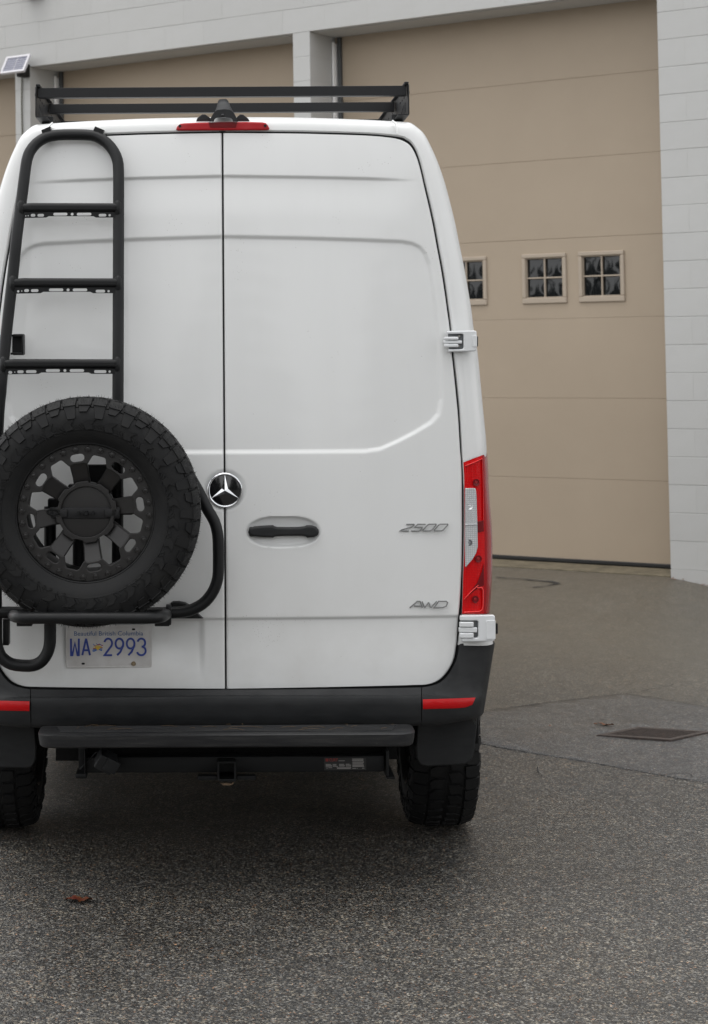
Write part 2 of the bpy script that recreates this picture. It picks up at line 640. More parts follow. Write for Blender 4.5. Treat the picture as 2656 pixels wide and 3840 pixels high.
# ------------------------------------------------------------------ ground
def sstep(a, b, x):
    t_ = np.clip((x - a) / (b - a), 0, 1)
    return t_ * t_ * (3 - 2 * t_)


def ground_h(x, y):
    base = -0.011 * 3.0 * np.tanh((x - X0) / 3.0)
    dx, dy = x - WP.x, y - WP.y
    n = -(dx * WN.x + dy * WN.y)
    s = dx * WD.x + dy * WD.y
    rr = np.clip(1 - n / 3.1, 0, 1)
    rr = np.where(n < 0, 1.0, rr)
    rr = rr ** 1.25
    side = sstep(-1.25, .12, s)
    ramp_ = (0.250 - base) * rr * (0.12 + .88 * side)
    bowl = -0.028 * np.exp(-(((x - 2.35) / .8) ** 2 + ((y - 9.8) / .8) ** 2))
    und = 0.006 * np.sin(x * 1.7 + .6 * y) * np.sin(y * 1.3 - .5)
    near = 1 - rr
    return base + ramp_ + (bowl + und * np.clip((np.abs(x - X0) - 1.3) * 2, 0, 1)) * near


def G(px, py, lift=0.0):
    d = ray(px, py)
    z = 0.0
    for _ in range(30):
        t_ = (z - CAM.z) / d.z
        X = CAM + d * t_
        z = float(ground_h(np.float64(X.x), np.float64(X.y))) + lift
    return X


xs = np.unique(np.concatenate([np.linspace(-400, -14, 14), np.arange(-14, 14.01, .14), np.linspace(14, 400, 14)]))
ys = np.unique(np.concatenate([np.linspace(-400, -4, 14), np.arange(-4, 24.01, .14), np.linspace(24, 400, 12)]))
XX, YY = np.meshgrid(xs, ys)
ZZ = ground_h(XX, YY)
gc = [G(2237, 2762), G(2394, 2731), G(2669, 2749), G(2500, 2784)]     # drain grate corners: left, far, right, near
go = sum(gc, Vector()) / 4
ZZ = ZZ - .13 * (np.hypot(XX - go.x, (YY - go.y) * 1.25) < .31)        # the drain pit
co = np.stack([XX, YY, ZZ], -1).reshape(-1, 3)
nx_, ny_ = len(xs), len(ys)
ii = (np.arange(ny_ - 1)[:, None] * nx_ + np.arange(nx_ - 1)[None, :]).ravel()
fc = np.stack([ii, ii + 1, ii + nx_ + 1, ii + nx_], -1)
gm = bpy.data.meshes.new('ground')
gm.from_pydata(co.tolist(), [], fc.tolist())
ground = link('ground', gm, ASPH, None, 3.2)
tag(ground, kind='structure')


def drape(pts, lift, step=.12, hole=None):
    """close a pixel outline on the ground and fill it with a draped grid"""
    W = [G(px, py) for px, py in pts]
    bm = bmesh.new()
    vs_ = [bm.verts.new((p.x, p.y, 0)) for p in W]
    bm.faces.new(vs_)
    xsn = [p.x for p in W]; ysn = [p.y for p in W]
    for axis, lo, hi in ((0, min(xsn), max(xsn)), (1, min(ysn), max(ysn))):
        k = lo + step
        while k < hi:
            no = (1, 0, 0) if axis == 0 else (0, 1, 0)
            cop = (k, 0, 0) if axis == 0 else (0, k, 0)
            bmesh.ops.bisect_plane(bm, geom=bm.verts[:] + bm.edges[:] + bm.faces[:], plane_co=cop, plane_no=no, dist=1e-5)
            k += step
    if hole:
        hc = sum(hole, Vector()) / len(hole)
        for i in range(len(hole)):
            a, c_ = hole[i], hole[(i + 1) % len(hole)]
            e_ = (c_ - a)
            bmesh.ops.bisect_plane(bm, geom=bm.verts[:] + bm.edges[:] + bm.faces[:], plane_co=(a.x, a.y, 0), plane_no=(-e_.y, e_.x, 0), dist=1e-6)

        def within(p):
            for i in range(len(hole)):
                a, c_ = hole[i], hole[(i + 1) % len(hole)]
                n_ = Vector((-(c_ - a).y, (c_ - a).x))
                if n_.dot(Vector((p.x - a.x, p.y - a.y))) * n_.dot(Vector((hc.x - a.x, hc.y - a.y))) < 0: return False
            return True
        bmesh.ops.delete(bm, geom=[f for f in bm.faces if within(f.calc_center_median())], context='FACES')
    for v_ in bm.verts:
        v_.co.z = float(ground_h(np.float64(v_.co.x), np.float64(v_.co.y))) + lift
    bmesh.ops.recalc_face_normals(bm, faces=bm.faces[:])
    ext = bmesh.ops.extrude_edge_only(bm, edges=[e for e in bm.edges if len(e.link_faces) == 1])
    for v_ in [q for q in ext['geom'] if isinstance(q, bmesh.types.BMVert)]: v_.co.z -= .02
    if sum(f.normal.z for f in bm.faces) < 0:
        bmesh.ops.reverse_faces(bm, faces=bm.faces[:])
    me = bpy.data.meshes.new('patch')
    bm.to_mesh(me)
    bm.free()
    return me


C1 = [(1700, 2690), (1824, 2668), (1930, 2655), (2034, 2640), (2120, 2629), (2221, 2617), (2290, 2610), (2346, 2606), (2414, 2614), (2500, 2628), (2596, 2645), (2760, 2675)]
C2 = [(1700, 2775), (1800, 2790), (1886, 2807), (2068, 2838), (2150, 2850), (2232, 2864), (2330, 2882), (2420, 2898), (2545, 2921), (2656, 2938), (2760, 2960)]
patch = link('asphalt_patch', drape(C1 + C2[::-1], .003, .12, [go + (q - go) * .99 for q in gc]), PATCHM, ground, 3.2)


def crack(pts, wd, lift=.0065, seg=.05):
    W = [G(px, py) for px, py in pts]
    W = catmull(W, seg)
    mb = MB()
    prev = None
    for i, p in enumerate(W):
        a = W[max(i - 1, 0)]; c_ = W[min(i + 1, len(W) - 1)]
        d = (c_ - a); d.z = 0; d.normalize()
        n_ = Vector((-d.y, d.x, 0))
        k = wd * random.uniform(.35, 1.2)
        j = random.uniform(-.008, .008)
        l_, r_ = p + n_ * (k + j), p - n_ * (k - j)
        for q in (l_, r_):
            q.z = float(ground_h(np.float64(q.x), np.float64(q.y))) + lift
        if prev: mb.add([prev[0], prev[1], r_, l_], [(0, 1, 2, 3)])
        prev = (l_, r_)
    return mb.build('crack', CRACK, ground, None)


crack(C1[:8], .0042)
crack(C1[7:], .0028)
crack(C2, .0016)
crack([(1863, 2166), (1960, 2174), (2040, 2181), (2102, 2190)], .015)
crack([(2102, 2190), (2050, 2199), (2000, 2206)], .012)
crack([(2430, 2916), (2560, 2903), (2600, 2915)], .003)
crack([(2010, 2880), (2016, 2900), (2040, 2915)], .003)
crack([(2346, 2606), (2440, 2590), (2530, 2570)], .0022)

# ------------------------------------------------------------------ drain grate
grate = empty('drain_grate', go)
tag(grate, 'rusty cast iron storm drain grate set in the asphalt right of the van', 'drain grate')
e1 = (gc[2] - gc[1]); e2 = (gc[0] - gc[1])       # along slots, across slots


def gp(a, b_, z):
    return gc[1] + e1 * a + e2 * b_ - go + Vector((0, 0, z))


mb = MB()
fw = .085
for (a0, a1, b0, b1) in ((0, 1, 0, fw * 1.3), (0, 1, 1 - fw * 1.3, 1), (0, fw, fw * 1.3, 1 - fw * 1.3), (1 - fw, 1, fw * 1.3, 1 - fw * 1.3)):
    mb.hexa([gp(a0, b0, -.09), gp(a1, b0, -.09), gp(a1, b1, -.09), gp(a0, b1, -.09)], [gp(a0, b0, .0085), gp(a1, b0, .0085), gp(a1, b1, .0085), gp(a0, b1, .0085)])
mb.build('frame', IRON, grate, None)
mb = MB(); mb.add([gp(.02, .02, -.085), gp(.98, .02, -.085), gp(.98, .98, -.085), gp(.02, .98, -.085)], [(0, 3, 2, 1)])
mb.build('pit', PIT, grate, None)
nb = 8
b0_, b1_ = fw * 1.3, 1 - fw * 1.3
for k in range(nb):
    c_ = b0_ + (b1_ - b0_) * (k + .5) / nb
    hw = (b1_ - b0_) / nb * .18
    mb = MB()
    mb.hexa([gp(fw, c_ - hw, .003), gp(1 - fw, c_ - hw, .003), gp(1 - fw, c_ + hw, .003), gp(fw, c_ + hw, .003)],
            [gp(fw, c_ - hw, .0075), gp(1 - fw, c_ - hw, .0075), gp(1 - fw, c_ + hw, .0075), gp(fw, c_ + hw, .0075)])
    mb.build('bar', IRON, grate, None)


# ------------------------------------------------------------------ fallen leaves
def leaf(name, pa, pb, wid, material, label, jag=True):
    A, B = G(*pa), G(*pb)
    root_ = (A + B) / 2
    d = (B - A); L = d.length; d.normalize()
    n_ = Vector((-d.y, d.x, 0))
    mb = MB()
    k = 12
    rows = []
    for i in range(k + 1):
        t_ = i / k
        hw = wid * (math.sin(PI * min(max(t_, .03), .97)) ** .6) * (random.uniform(.45, 1.15) if jag else 1)
        z = .004 + .006 * math.sin(t_ * 5.2) ** 2 + random.uniform(0, .003)
        p = A + d * L * t_ - root_
        rows.append([p + n_ * hw + Vector((0, 0, z + random.uniform(0, .005))), p + Vector((0, 0, z)), p - n_ * hw + Vector((0, 0, z + random.uniform(0, .008)))])
    mb.grid(rows)
    back = [[q + Vector((0, 0, -.0012)) for q in r] for r in rows]
    mb.grid(back, True)
    o = mb.build(name, material, None, 3.2)
    o.location = root_
    return tag(o, label, 'leaf')


leaf('fallen_leaf', (246, 3380), (346, 3384), .035, LEAFR, 'curled red brown dead leaf lying on the asphalt behind the van')
leaf('fallen_leaf', (2228, 2718), (2302, 2727), .012, LEAFO, 'thin orange brown leaf scrap lying beside the drain grate', False)

lit = MB()
lr = random.Random(11)
spots_ = []
for k in range(46):
    spots_.append((lr.uniform(-3.5, 4.5), lr.uniform(5.2, 13.0)))
for k in range(70):
    s_ = -lr.uniform(.0, 1.4); n_ = lr.uniform(.01, .10) ** 1.2
    p_ = WP + WD * s_ - WN * n_
    spots_.append((p_.x, p_.y))
for x_, y_ in spots_:
    z_ = float(ground_h(np.float64(x_), np.float64(y_))) + .006
    a_ = lr.uniform(0, PI); L_ = lr.uniform(.004, .014); W2 = L_ * lr.uniform(.25, .6)
    dx_, dy_ = math.cos(a_), math.sin(a_)
    lit.add([(x_ - dx_ * L_, y_ - dy_ * L_, z_), (x_ - dy_ * W2, y_ + dx_ * W2, z_ + .003), (x_ + dx_ * L_, y_ + dy_ * L_, z_ + .004), (x_ + dy_ * W2, y_ - dx_ * W2, z_ + .001)], [(0, 1, 2, 3), (3, 2, 1, 0)])
o = lit.build('leaf_litter', LEAFO, None, None)
tag(o, 'tiny brown leaf crumbs scattered on the asphalt and along the wall base', kind='stuff')

# ------------------------------------------------------------------ building
bang = math.atan2(WD.y, WD.x)
bld = empty('industrial_building', WP, (0, 0, 0))
bld.rotation_euler = (0, 0, bang)      # local x = along wall to the left, local y = -n (towards the camera... checked below)
tag(bld, 'pale grey painted concrete block building with tall beige garage doors', 'building')
# local axes: x = WD, z = up, y = z cross x
YL = Vector((0, 0, 1)).cross(WD)
SGN = 1.0 if YL.dot(WN) > 0 else -1.0   # local y = SGN * n


def B(s, n, z):
    return Vector((s, SGN * n, z))


LINT = 4.525
D1A, D1B = 0.0, wall_hit(1164, 300)[0]
D2A, D2B = wall_hit(1098, 122)[0], wall_hit(113, 400)[0]
D3A = wall_hit(58, 350)[0]
D3B = D3A + 2.9
RIGHT, LEFT, TOPZ = -9.0, 13.0, 6.6
TH = .40
DOORN = .40


def bbox(mb, s0, s1, n0, n1, z0, z1, bevel=0.0):
    mb.box(B((s0 + s1) / 2, (n0 + n1) / 2, (z0 + z1) / 2), (s1 - s0, n1 - n0, z1 - z0), bevel, None, 1)


core = MB()
REC = .004
for s0, s1, z0, z1 in ((RIGHT, D1A - .003, -.6, TOPZ), (D1B + .003, D2A - .003, -.6, LINT + .003), (D2B + .003, D3A - .003, -.6, LINT + .003), (D3B, LEFT, -.6, LINT + .003), (D1A - .003, LEFT, LINT + .003, TOPZ)):
    bbox(core, s0, s1, REC, TH + .2, z0, z1)
core.build('wall', MORTAR, bld, None)
rf = MB()
bbox(rf, RIGHT - .1, LEFT + .1, .7, 12, TOPZ - .35, TOPZ - .1)
bbox(rf, RIGHT, RIGHT + .3, .65, 12, -.6, TOPZ - .36)
bbox(rf, LEFT - .3, LEFT, .65, 12, -.6, TOPZ - .36)
bbox(rf, RIGHT, LEFT, 11.7, 12, -.6, TOPZ - .36)
bbox(rf, RIGHT + .31, LEFT - .31, .65, 11.69, .16, .22)
rf.build('roof', MORTAR, bld, None)

# blocks
BL, BH = .4064, .2015
blk_cache = {}


def bed_box(mb, c, d, ch):
    """box whose front top and bottom edges are eased"""
    x, y, z = d[0] / 2, d[1] / 2, d[2] / 2
    f_ = -SGN * y
    prof = [(f_ * -1, -z), (f_ - math.copysign(ch, f_), -z), (f_, -z + ch), (f_, z - ch), (f_ - math.copysign(ch, f_), z), (f_ * -1, z)]
    k = len(prof)
    vs_ = [(c[0] - x, c[1] + p[0], c[2] + p[1]) for p in prof] + [(c[0] + x, c[1] + p[0], c[2] + p[1]) for p in prof]
    fs_ = [tuple(range(k)), tuple(range(2 * k - 1, k - 1, -1))] + [(i, k + i, k + (i + 1) % k, (i + 1) % k) for i in range(k)]
    mb.add(vs_, [q[::-1] for q in fs_] if SGN < 0 else fs_)


def block_mesh(L, h):
    k = (round(L, 4), round(h, 4))
    if k not in blk_cache:
        mb = MB()
        bed_box(mb, (0, 0, 0), (L - .0006, .05, h - .0028), .0025)
        blk_cache[k] = mb.mesh('block')
        blk_cache[k].materials.append(BLOCK)
    return blk_cache[k]


def block(s0, s1, z0, h, n0=0.0, seen=True):
    me = block_mesh(s1 - s0, h)
    o = bpy.data.objects.new('block', me)
    COL.objects.link(o)
    o.parent = bld
    jit = random.uniform(-.0006, .0006)
    o.location = B((s0 + s1) / 2, n0 + .025 + jit, z0 + h / 2)
    o.rotation_euler = (random.uniform(-.003, .003), 0, random.uniform(-.0006, .0006))
    return o


stuff = MB()


def block_stuff(s0, s1, z0, h):
    bed_box(stuff, B((s0 + s1) / 2, .025 + random.uniform(-.0006, .0006), z0 + h / 2), (s1 - s0 - .0006, .05, h - .0028), .0025)


# right of door 1: running bond, z phase measured from the photograph
ZR = .306
nrow = int((TOPZ - ZR) / BH)
for r in range(-2, nrow):
    z0 = ZR + r * BH
    s = 0.0
    half = (r % 2 == 0)
    first = True
    while s > RIGHT:
        L = BL / 2 if (first and half) else BL
        s0 = max(s - L, RIGHT)
        if s > -.75 and -1 <= r < 22: block(s0, s, z0, BH)
        elif s - s0 > .05: block_stuff(s0, s, z0, BH)
        s = s0; first = False
# pillars between the doors
for a, c_ in ((D1B, D2A), (D2B, D3A)):
    for r in range(0, 22):
        z0 = LINT - (r + 1) * BH
        # face block goes round the corner: full depth of the jamb
        me = blk_cache.get(('p', round(c_ - a, 4)))
        if me is None:
            mbp = MB(); bed_box(mbp, (0, 0, 0), (c_ - a, TH, BH - .0028), .0025)
            me = mbp.mesh('block'); me.materials.append(BLOCK); blk_cache[('p', round(c_ - a, 4))] = me
        o = bpy.data.objects.new('block', me); COL.objects.link(o); o.parent = bld
        o.location = B((a + c_) / 2, TH / 2 + random.uniform(-.001, .001), z0 + BH / 2)
# band above the doors
r = 0
z = LINT
while z < TOPZ - .01:
    s = 0.003 + (BL / 2 if r % 2 else 0)
    if r % 2:
        (block if r < 6 else block_stuff)(0.003, s, z, BH)
    while s < LEFT:
        s1 = min(s + BL, LEFT)
        if r < 6 and s < 7.6: block(s, s1, z, BH)
        elif s1 - s > .05: block_stuff(s, s1, z, BH)
        s = s1
    z += BH; r += 1
for r in range(0, 22):
    s = D3B
    z0 = LINT - (r + 1) * BH
    while s < LEFT:
        s1 = min(s + BL, LEFT)
        if s1 - s > .05: block_stuff(s, s1, z0, BH)
        s = s1
o = stuff.build('block', BLOCK, bld, None)
tag(o, kind='stuff')
# lintel soffit
sf = MB()
for a, c_ in ((D1A, D1B), (D2A, D2B), (D3A, D3B)):
    bbox(sf, a + .002, c_ - .002, .053, TH + .1, LINT - .004, LINT + .05)
sf.build('lintel', MORTAR, bld, None)

# garage doors
PZ0 = .287
PH = .6155
WIN = []
for x0, x1 in ((1961, 2127), (2171, 2345)):
    sA, zA = wall_hit(x0, 1045, DOORN); sB, zB = wall_hit(x1, 1045, DOORN)
    WIN.append((sB, sA))
w2, w3 = WIN
wW = .5 * ((w2[1] - w2[0]) + (w3[1] - w3[0]))
sgap = w2[0] - w3[0]
zt_, zb_ = wall_hit(2258, 941, DOORN)[1], wall_hit(2258, 1132, DOORN)[1]
sR1 = wall_hit(1828, 1045, DOORN)[0]
wstarts = [w3[0], w2[0], sR1, sR1 + sgap]


def garage_door(sA, sB, windows):
    d = empty('garage_door')
    d.parent = bld
    npan = 7
    for k in range(npan):
        z0 = PZ0 + k * PH
        mb = MB()
        zt = z0 + PH
        s0, s1 = sA - .06, sB + .06
        holes = windows and k == 3
        if not holes:
            bbox(mb, s0, s1, DOORN, DOORN + .05, z0 + .001, zt - .001, .002)
        else:
            cuts = sorted([(a, a + wW) for a in wstarts])
            zz0, zz1 = zb_ + .02, zt_ - .02
            bbox(mb, s0, s1, DOORN, DOORN + .05, z0 + .001, zz0)
            bbox(mb, s0, s1, DOORN, DOORN + .05, zz1, zt - .001)
            q = s0
            for a, c_ in cuts:
                bbox(mb, q, a + .02, DOORN, DOORN + .05, zz0, zz1)
                q = c_ - .02
            bbox(mb, q, s1, DOORN, DOORN + .05, zz0, zz1)
        mb.build('panel', BEIGE, d, .5)
        # tongue behind the joint
    mb = MB()
    bbox(mb, sA - .05, sB + .05, DOORN + .006, DOORN + .03, PZ0, PZ0 + npan * PH)
    if not windows: mb.build('panel_backing', BEIGE, d, None)
    else:
        mb = MB()
        for k in range(1, npan):
            bbox(mb, sA - .05, sB + .05, DOORN + .004, DOORN + .03, PZ0 + k * PH - .015, PZ0 + k * PH + .015)
        mb.build('panel_backing', BEIGE, d, None)
    mb = MB()
    bbox(mb, sA - .02, sB + .02, DOORN - .012, DOORN + .04, PZ0 - .028, PZ0 + .003, .006)
    mb.build('bottom_seal', WEATHER, d, .5)
    # right and left weather strip + track angle (seen at the far jamb)
    mb = MB()
    bbox(mb, sB - .068, sB - .036, DOORN - .03, DOORN - .004, PZ0 - .05, LINT - .01)
    mb.build('weather_strip', GREYSTRIP, d, None)
    mb = MB()
    bbox(mb, sB - .030, sB - .001, DOORN - .05, DOORN - .005, PZ0 - .05, LINT - .06, .003)
    mb.tube([B(sB - .016, DOORN - .062, PZ0 - .05), B(sB - .016, DOORN - .062, LINT - .05)], .013, 12)
    mb.build('door_track', TRACK, d, .5)
    mb = MB()
    bbox(mb, sA + .001, sA + .03, DOORN - .03, DOORN - .004, PZ0 - .05, LINT - .01)
    mb.build('weather_strip', GREYSTRIP, d, None)
    mb = MB()
    bbox(mb, sA - .05, sB + .05, DOORN - .01, DOORN + .3, -.55, PZ0 - .034)
    mb.build('threshold_core', CONC, d, None)
    if windows:
        for a in wstarts:
            fr = MB()
            s0, s1, z0, z1 = a, a + wW, zb_, zt_
            fwid = .033
            for (q0, q1, y0, y1) in ((s0, s1, z0, z0 + fwid * 1.35), (s0, s1, z1 - fwid, z1), (s0, s0 + fwid, z0 + fwid * 1.35, z1 - fwid), (s1 - fwid, s1, z0 + fwid * 1.35, z1 - fwid)):
                bbox(fr, q0, q1, DOORN - .016, DOORN + .02, y0, y1, .006)
            # inner bead
            i0, i1, j0, j1 = s0 + fwid, s1 - fwid, z0 + fwid * 1.35, z1 - fwid
            bw = .007
            for (q0, q1, y0, y1) in ((i0, i1, j0, j0 + bw), (i0, i1, j1 - bw, j1), (i0, i0 + bw, j0 + bw, j1 - bw), (i1 - bw, i1, j0 + bw, j1 - bw)):
                bbox(fr, q0, q1, DOORN - .004, DOORN + .02, y0, y1, .003)
            mc, mz = (i0 + i1) / 2, (j0 + j1) / 2
            bbox(fr, mc - .006, mc + .006, DOORN - .001, DOORN + .02, j0, j1, .003)
            bbox(fr, i0, i1, DOORN + .0005, DOORN + .018, mz - .006, mz + .006, .003)
            fr.build('window_frame', BEIGEF, d, .5)
            for (q0, q1) in ((i0, mc), (mc, i1)):
                for (y0, y1) in ((j0, mz), (mz, j1)):
                    pn = MB()
                    rws_ = []
                    bl_h = random.uniform(.0012, .0032); tx_, tz_ = random.uniform(-.002, .002), random.uniform(.0, .004)
                    for i_ in range(9):
                        rws_.append([B(q0 + .001 + (q1 - q0 - .002) * i_ / 8, DOORN + .024 - bl_h * math.sin(PI * i_ / 8) * math.sin(PI * j_ / 8) + tx_ * (i_ / 4 - 1) + tz_ * (j_ / 4 - 1), y0 + .001 + (y1 - y0 - .002) * j_ / 8) for j_ in range(9)])
                    pn.grid(rws_)
                    pn.build('pane', GLASS, d, 3.2)
    return d


d1 = garage_door(D1A, D1B, True)
d2 = garage_door(D2A, D2B, False)
d3 = garage_door(D3A, D3B, False)
d1['label'] = 'right garage door with small four pane windows'
# concrete thresholds in the openings
mb = MB()
for a, c_ in ((D1A, D1B), (D2A, D2B), (D3A, D3B)):
    bbox(mb, a + .004, c_ - .004, .0, DOORN - .013, -.5, PZ0 - .030, .004)
mb.build('threshold', CONC, bld, None)
# footing at the right wall
mb = MB()
bbox(mb, RIGHT, -.002, -.006, .05, -.6, ZR - BH * 0 - .001)
mb.build('footing', BLOCK, bld, None)


def wall_pt(px, py, off):
    s, z = wall_hit(px, py, off)
    return WP + WD * s + WN * off + Vector((0, 0, z))


# solar panel on the left pillar
tl, tr = wall_pt(26, 215, -.10), wall_pt(115, 203, -.10)
br, bl_ = wall_pt(90, 266, -.24), wall_pt(1, 277, -.24)
so_ = (tl + tr + br + bl_) / 4
sp_ = empty('solar_panel', so_)
tag(sp_, 'small tilted solar panel with pale frame on the block pillar at upper left', 'solar panel')
ex = ((tr - tl) + (br - bl_)) / 2; ey = ((tl - bl_) + (tr - br)) / 2
pn_ = ex.cross(ey).normalized()
if pn_.dot(CAM - so_) < 0: pn_ = -pn_


def spp(a, b_, h): return ex * (a - .5) + ey * (b_ - .5) + pn_ * h


mb = MB()
fwx, fwy = .07, .10
for (a0, a1, c0, c1) in ((0, 1, 0, fwy), (0, 1, 1 - fwy, 1), (0, fwx, fwy, 1 - fwy), (1 - fwx, 1, fwy, 1 - fwy)):
    mb.hexa([spp(a0, c0, -.015), spp(a1, c0, -.015), spp(a1, c1, -.015), spp(a0, c1, -.015)], [spp(a0, c0, .008), spp(a1, c0, .008), spp(a1, c1, .008), spp(a0, c1, .008)])
mb.build('panel_frame', SFRAME, sp_, None)
mb = MB()
mb.hexa([spp(.03, .03, -.018), spp(.97, .03, -.018), spp(.97, .97, -.018), spp(.03, .97, -.018)], [spp(.03, .03, .001), spp(.97, .03, .001), spp(.97, .97, .001), spp(.03, .97, .001)])
mb.build('backsheet', SFRAME, sp_, None)
for i in range(2):
    for j in range(6):
        a0 = fwx + (1 - 2 * fwx) * i / 2; a1 = fwx + (1 - 2 * fwx) * (i + 1) / 2
        c0 = fwy + (1 - 2 * fwy) * j / 6; c1 = fwy + (1 - 2 * fwy) * (j + 1) / 6
        ga, gb_ = .012, .014
        mb = MB()
        mb.hexa([spp(a0 + ga, c0 + gb_, .0), spp(a1 - ga, c0 + gb_, .0), spp(a1 - ga, c1 - gb_, .0), spp(a0 + ga, c1 - gb_, .0)],
                [spp(a0 + ga, c0 + gb_, .003), spp(a1 - ga, c0 + gb_, .003), spp(a1 - ga, c1 - gb_, .003), spp(a0 + ga, c1 - gb_, .003)])
        mb.build('cell', SOLAR, sp_, None)
mb = MB()
p1, p2 = wall_pt(72, 250, -.11) - so_, wall_pt(101, 289, -.02) - so_
cm = wall_pt(87, 264, -.06) - so_
mb.box(cm, (.075, .11, .12), .008, (0, 0, bang))
mb.build('bracket', BRACK, sp_, .5)
mb = MB()
mb.tube([wall_pt(82, 288, -.012) - so_, wall_pt(81.5, 400, -.012) - so_, wall_pt(84, 520, -.012) - so_, wall_pt(86, 700, -.012) - so_, wall_pt(88, 1200, -.012) - so_], .0065, 8)
mb.build('cable', CABLE, sp_, 1.0)
# wall light above
wl_o = wall_pt(137, -48, 0)
wl = empty('wall_light', wl_o)
tag(wl, 'dark wall light high above the left garage door, cut by the top of the frame', 'wall light')
mb = MB()
mb.box((-WN * .075), (.19, .15, .17), .015, (0, 0, bang))
mb.build('housing', BRACK, wl, .5)
mb = MB()
mb.box((-WN * .075 + Vector((0, 0, -.088))), (.14, .11, .015), .004, (0, 0, bang))
mb.build('lens', GLASS, wl, .5)

# ------------------------------------------------------------------ unseen conifers added behind the camera: they close the low sky and show in the panes
LEAFG = mat('conifer_green', (.028, .045, .024), .8)
BARK = mat('bark', (.06, .045, .035), .9)
tr_rng = random.Random(3)
for k in range(26):
    tx = -62 + 92 * k / 25 + tr_rng.uniform(-1, 1); ty = -13 - 5 * (k % 2) + tr_rng.uniform(-1.5, 1.5)
    hh = tr_rng.uniform(8, 13)
    tree = empty('added_conifer', (tx, ty, -.2))
    tag(tree, 'tall dark conifer added unseen across the lot to close the low sky, mirrored in the garage door panes', 'tree', 'conifers added across the lot')
    mb = MB(); mb.tube([(0, 0, 0), (0, 0, hh * .5), (0, 0, hh)], [.28, .17, .02], 8); mb.build('trunk', BARK, tree, None)
    mb = MB()
    lev_ = int(hh * 1.5)
    for i in range(lev_):
        z0 = 1.2 + (hh - 1.2) * i / lev_
        R_ = (1 - i / lev_) ** .8 * hh * .20 + .25
        nb_ = 11
        for j in range(nb_):
            a = 2 * PI * (j + tr_rng.random() * .7) / nb_
            L_ = R_ * tr_rng.uniform(.7, 1.15)
            d_ = Vector((math.cos(a), math.sin(a), 0)); n_ = Vector((-d_.y, d_.x, 0))
            p0 = Vector((0, 0, z0)); p1 = d_ * L_ * .55 + Vector((0, 0, z0 - L_ * .12)); p2 = d_ * L_ + Vector((0, 0, z0 - L_ * .42))
            wd_ = L_ * .30
            mb.add([p0, p1 + n_ * wd_, p2, p1 - n_ * wd_, p1 + Vector((0, 0, -.28 * L_))], [(0, 1, 2), (0, 2, 3), (0, 4, 2)])
    mb.build('crown', LEAFG, tree, None)

# ================================================================== THE VAN
van = empty('cargo_van', (0, 0, 0))
van.matrix_world = VM
tag(van, 'white high roof cargo van seen from behind, with ladder, spare wheel and roof rack', 'van')

# ---- door surface
_w = np.linspace(.4, 3.0, 600)
_sl = np.interp(_w, [.4, .7, 1.0, 1.6, 2.3, 2.40, 2.57, 2.63, 2.76, 2.85, 3.0], [0, 0, .012, .03, .07, .085, .10, .14, .22, .4, .7])
_f = np.concatenate([[0], np.cumsum((_sl[1:] + _sl[:-1]) / 2 * np.diff(_w))])
_f -= np.interp(1.4, _w, _f)


def S(u, w_):
    return np.interp(w_, _w, _f) + .03 * np.abs(u) ** 2.4


def on(px, py, off=0.0):
    v = 0.0
    for _ in range(6):
        p = V(px, py, v + off)
        v = float(S(p.x, p.z))
    return Vector((p.x, v + off, p.z))


def uw(px, py):
    p = on(px, py)
    return (p.x, p.z)


# ---- features pressed into the doors (u, w in metres)
rec_r = [uw(*p) for p in [(840, 1702), (1100, 1701), (1364, 1699), (1431, 1689), (1498, 1659), (1560, 1627), (1622, 1589), (1651, 1556), (1662, 1498), (1660, 1414), (1657, 1357), (1650, 1245), (1640, 1154), (1628, 1057), (1617, 989), (1602, 948), (1580, 921), (1550, 906), (1512, 899), (1377, 893), (1151, 886), (840, 880)]]
rec = rec_r + [(-u, w_) for u, w_ in rec_r[::-1]]
REC_P = np.array(rec)
WA1 = [uw(*p) for p in [(840, 655), (1151, 659), (1377, 664), (1557, 672)]]
WC1 = [uw(*p) for p in [(850, 2318), (1226, 2315), (1527, 2311), (1722, 2308)]]
emb_c = uw(843.4, 1838)
han_c = uw(1062, 1994)
pk = [uw(*p) for p in [(235, 2322), (764, 2322)]]


def seg_sdf(U, W_, P):
    d = np.full(U.shape, 1e9)
    inside = np.zeros(U.shape, bool)
    n = len(P)
    for i in range(n):
        a, b_ = P[i], P[(i + 1) % n]
        e = b_ - a
        L2 = max(e @ e, 1e-12)
        t_ = np.clip(((U - a[0]) * e[0] + (W_ - a[1]) * e[1]) / L2, 0, 1)
        dx = U - a[0] - t_ * e[0]; dy = W_ - a[1] - t_ * e[1]
        d = np.minimum(d, np.hypot(dx, dy))
        c1 = (a[1] > W_) != (b_[1] > W_)
        with np.errstate(divide='ignore', invalid='ignore'):
            xi = (b_[0] - a[0]) * (W_ - a[1]) / (b_[1] - a[1] + 1e-15) + a[0]
        inside ^= c1 & (U < xi)
    return np.where(inside, d, -d)


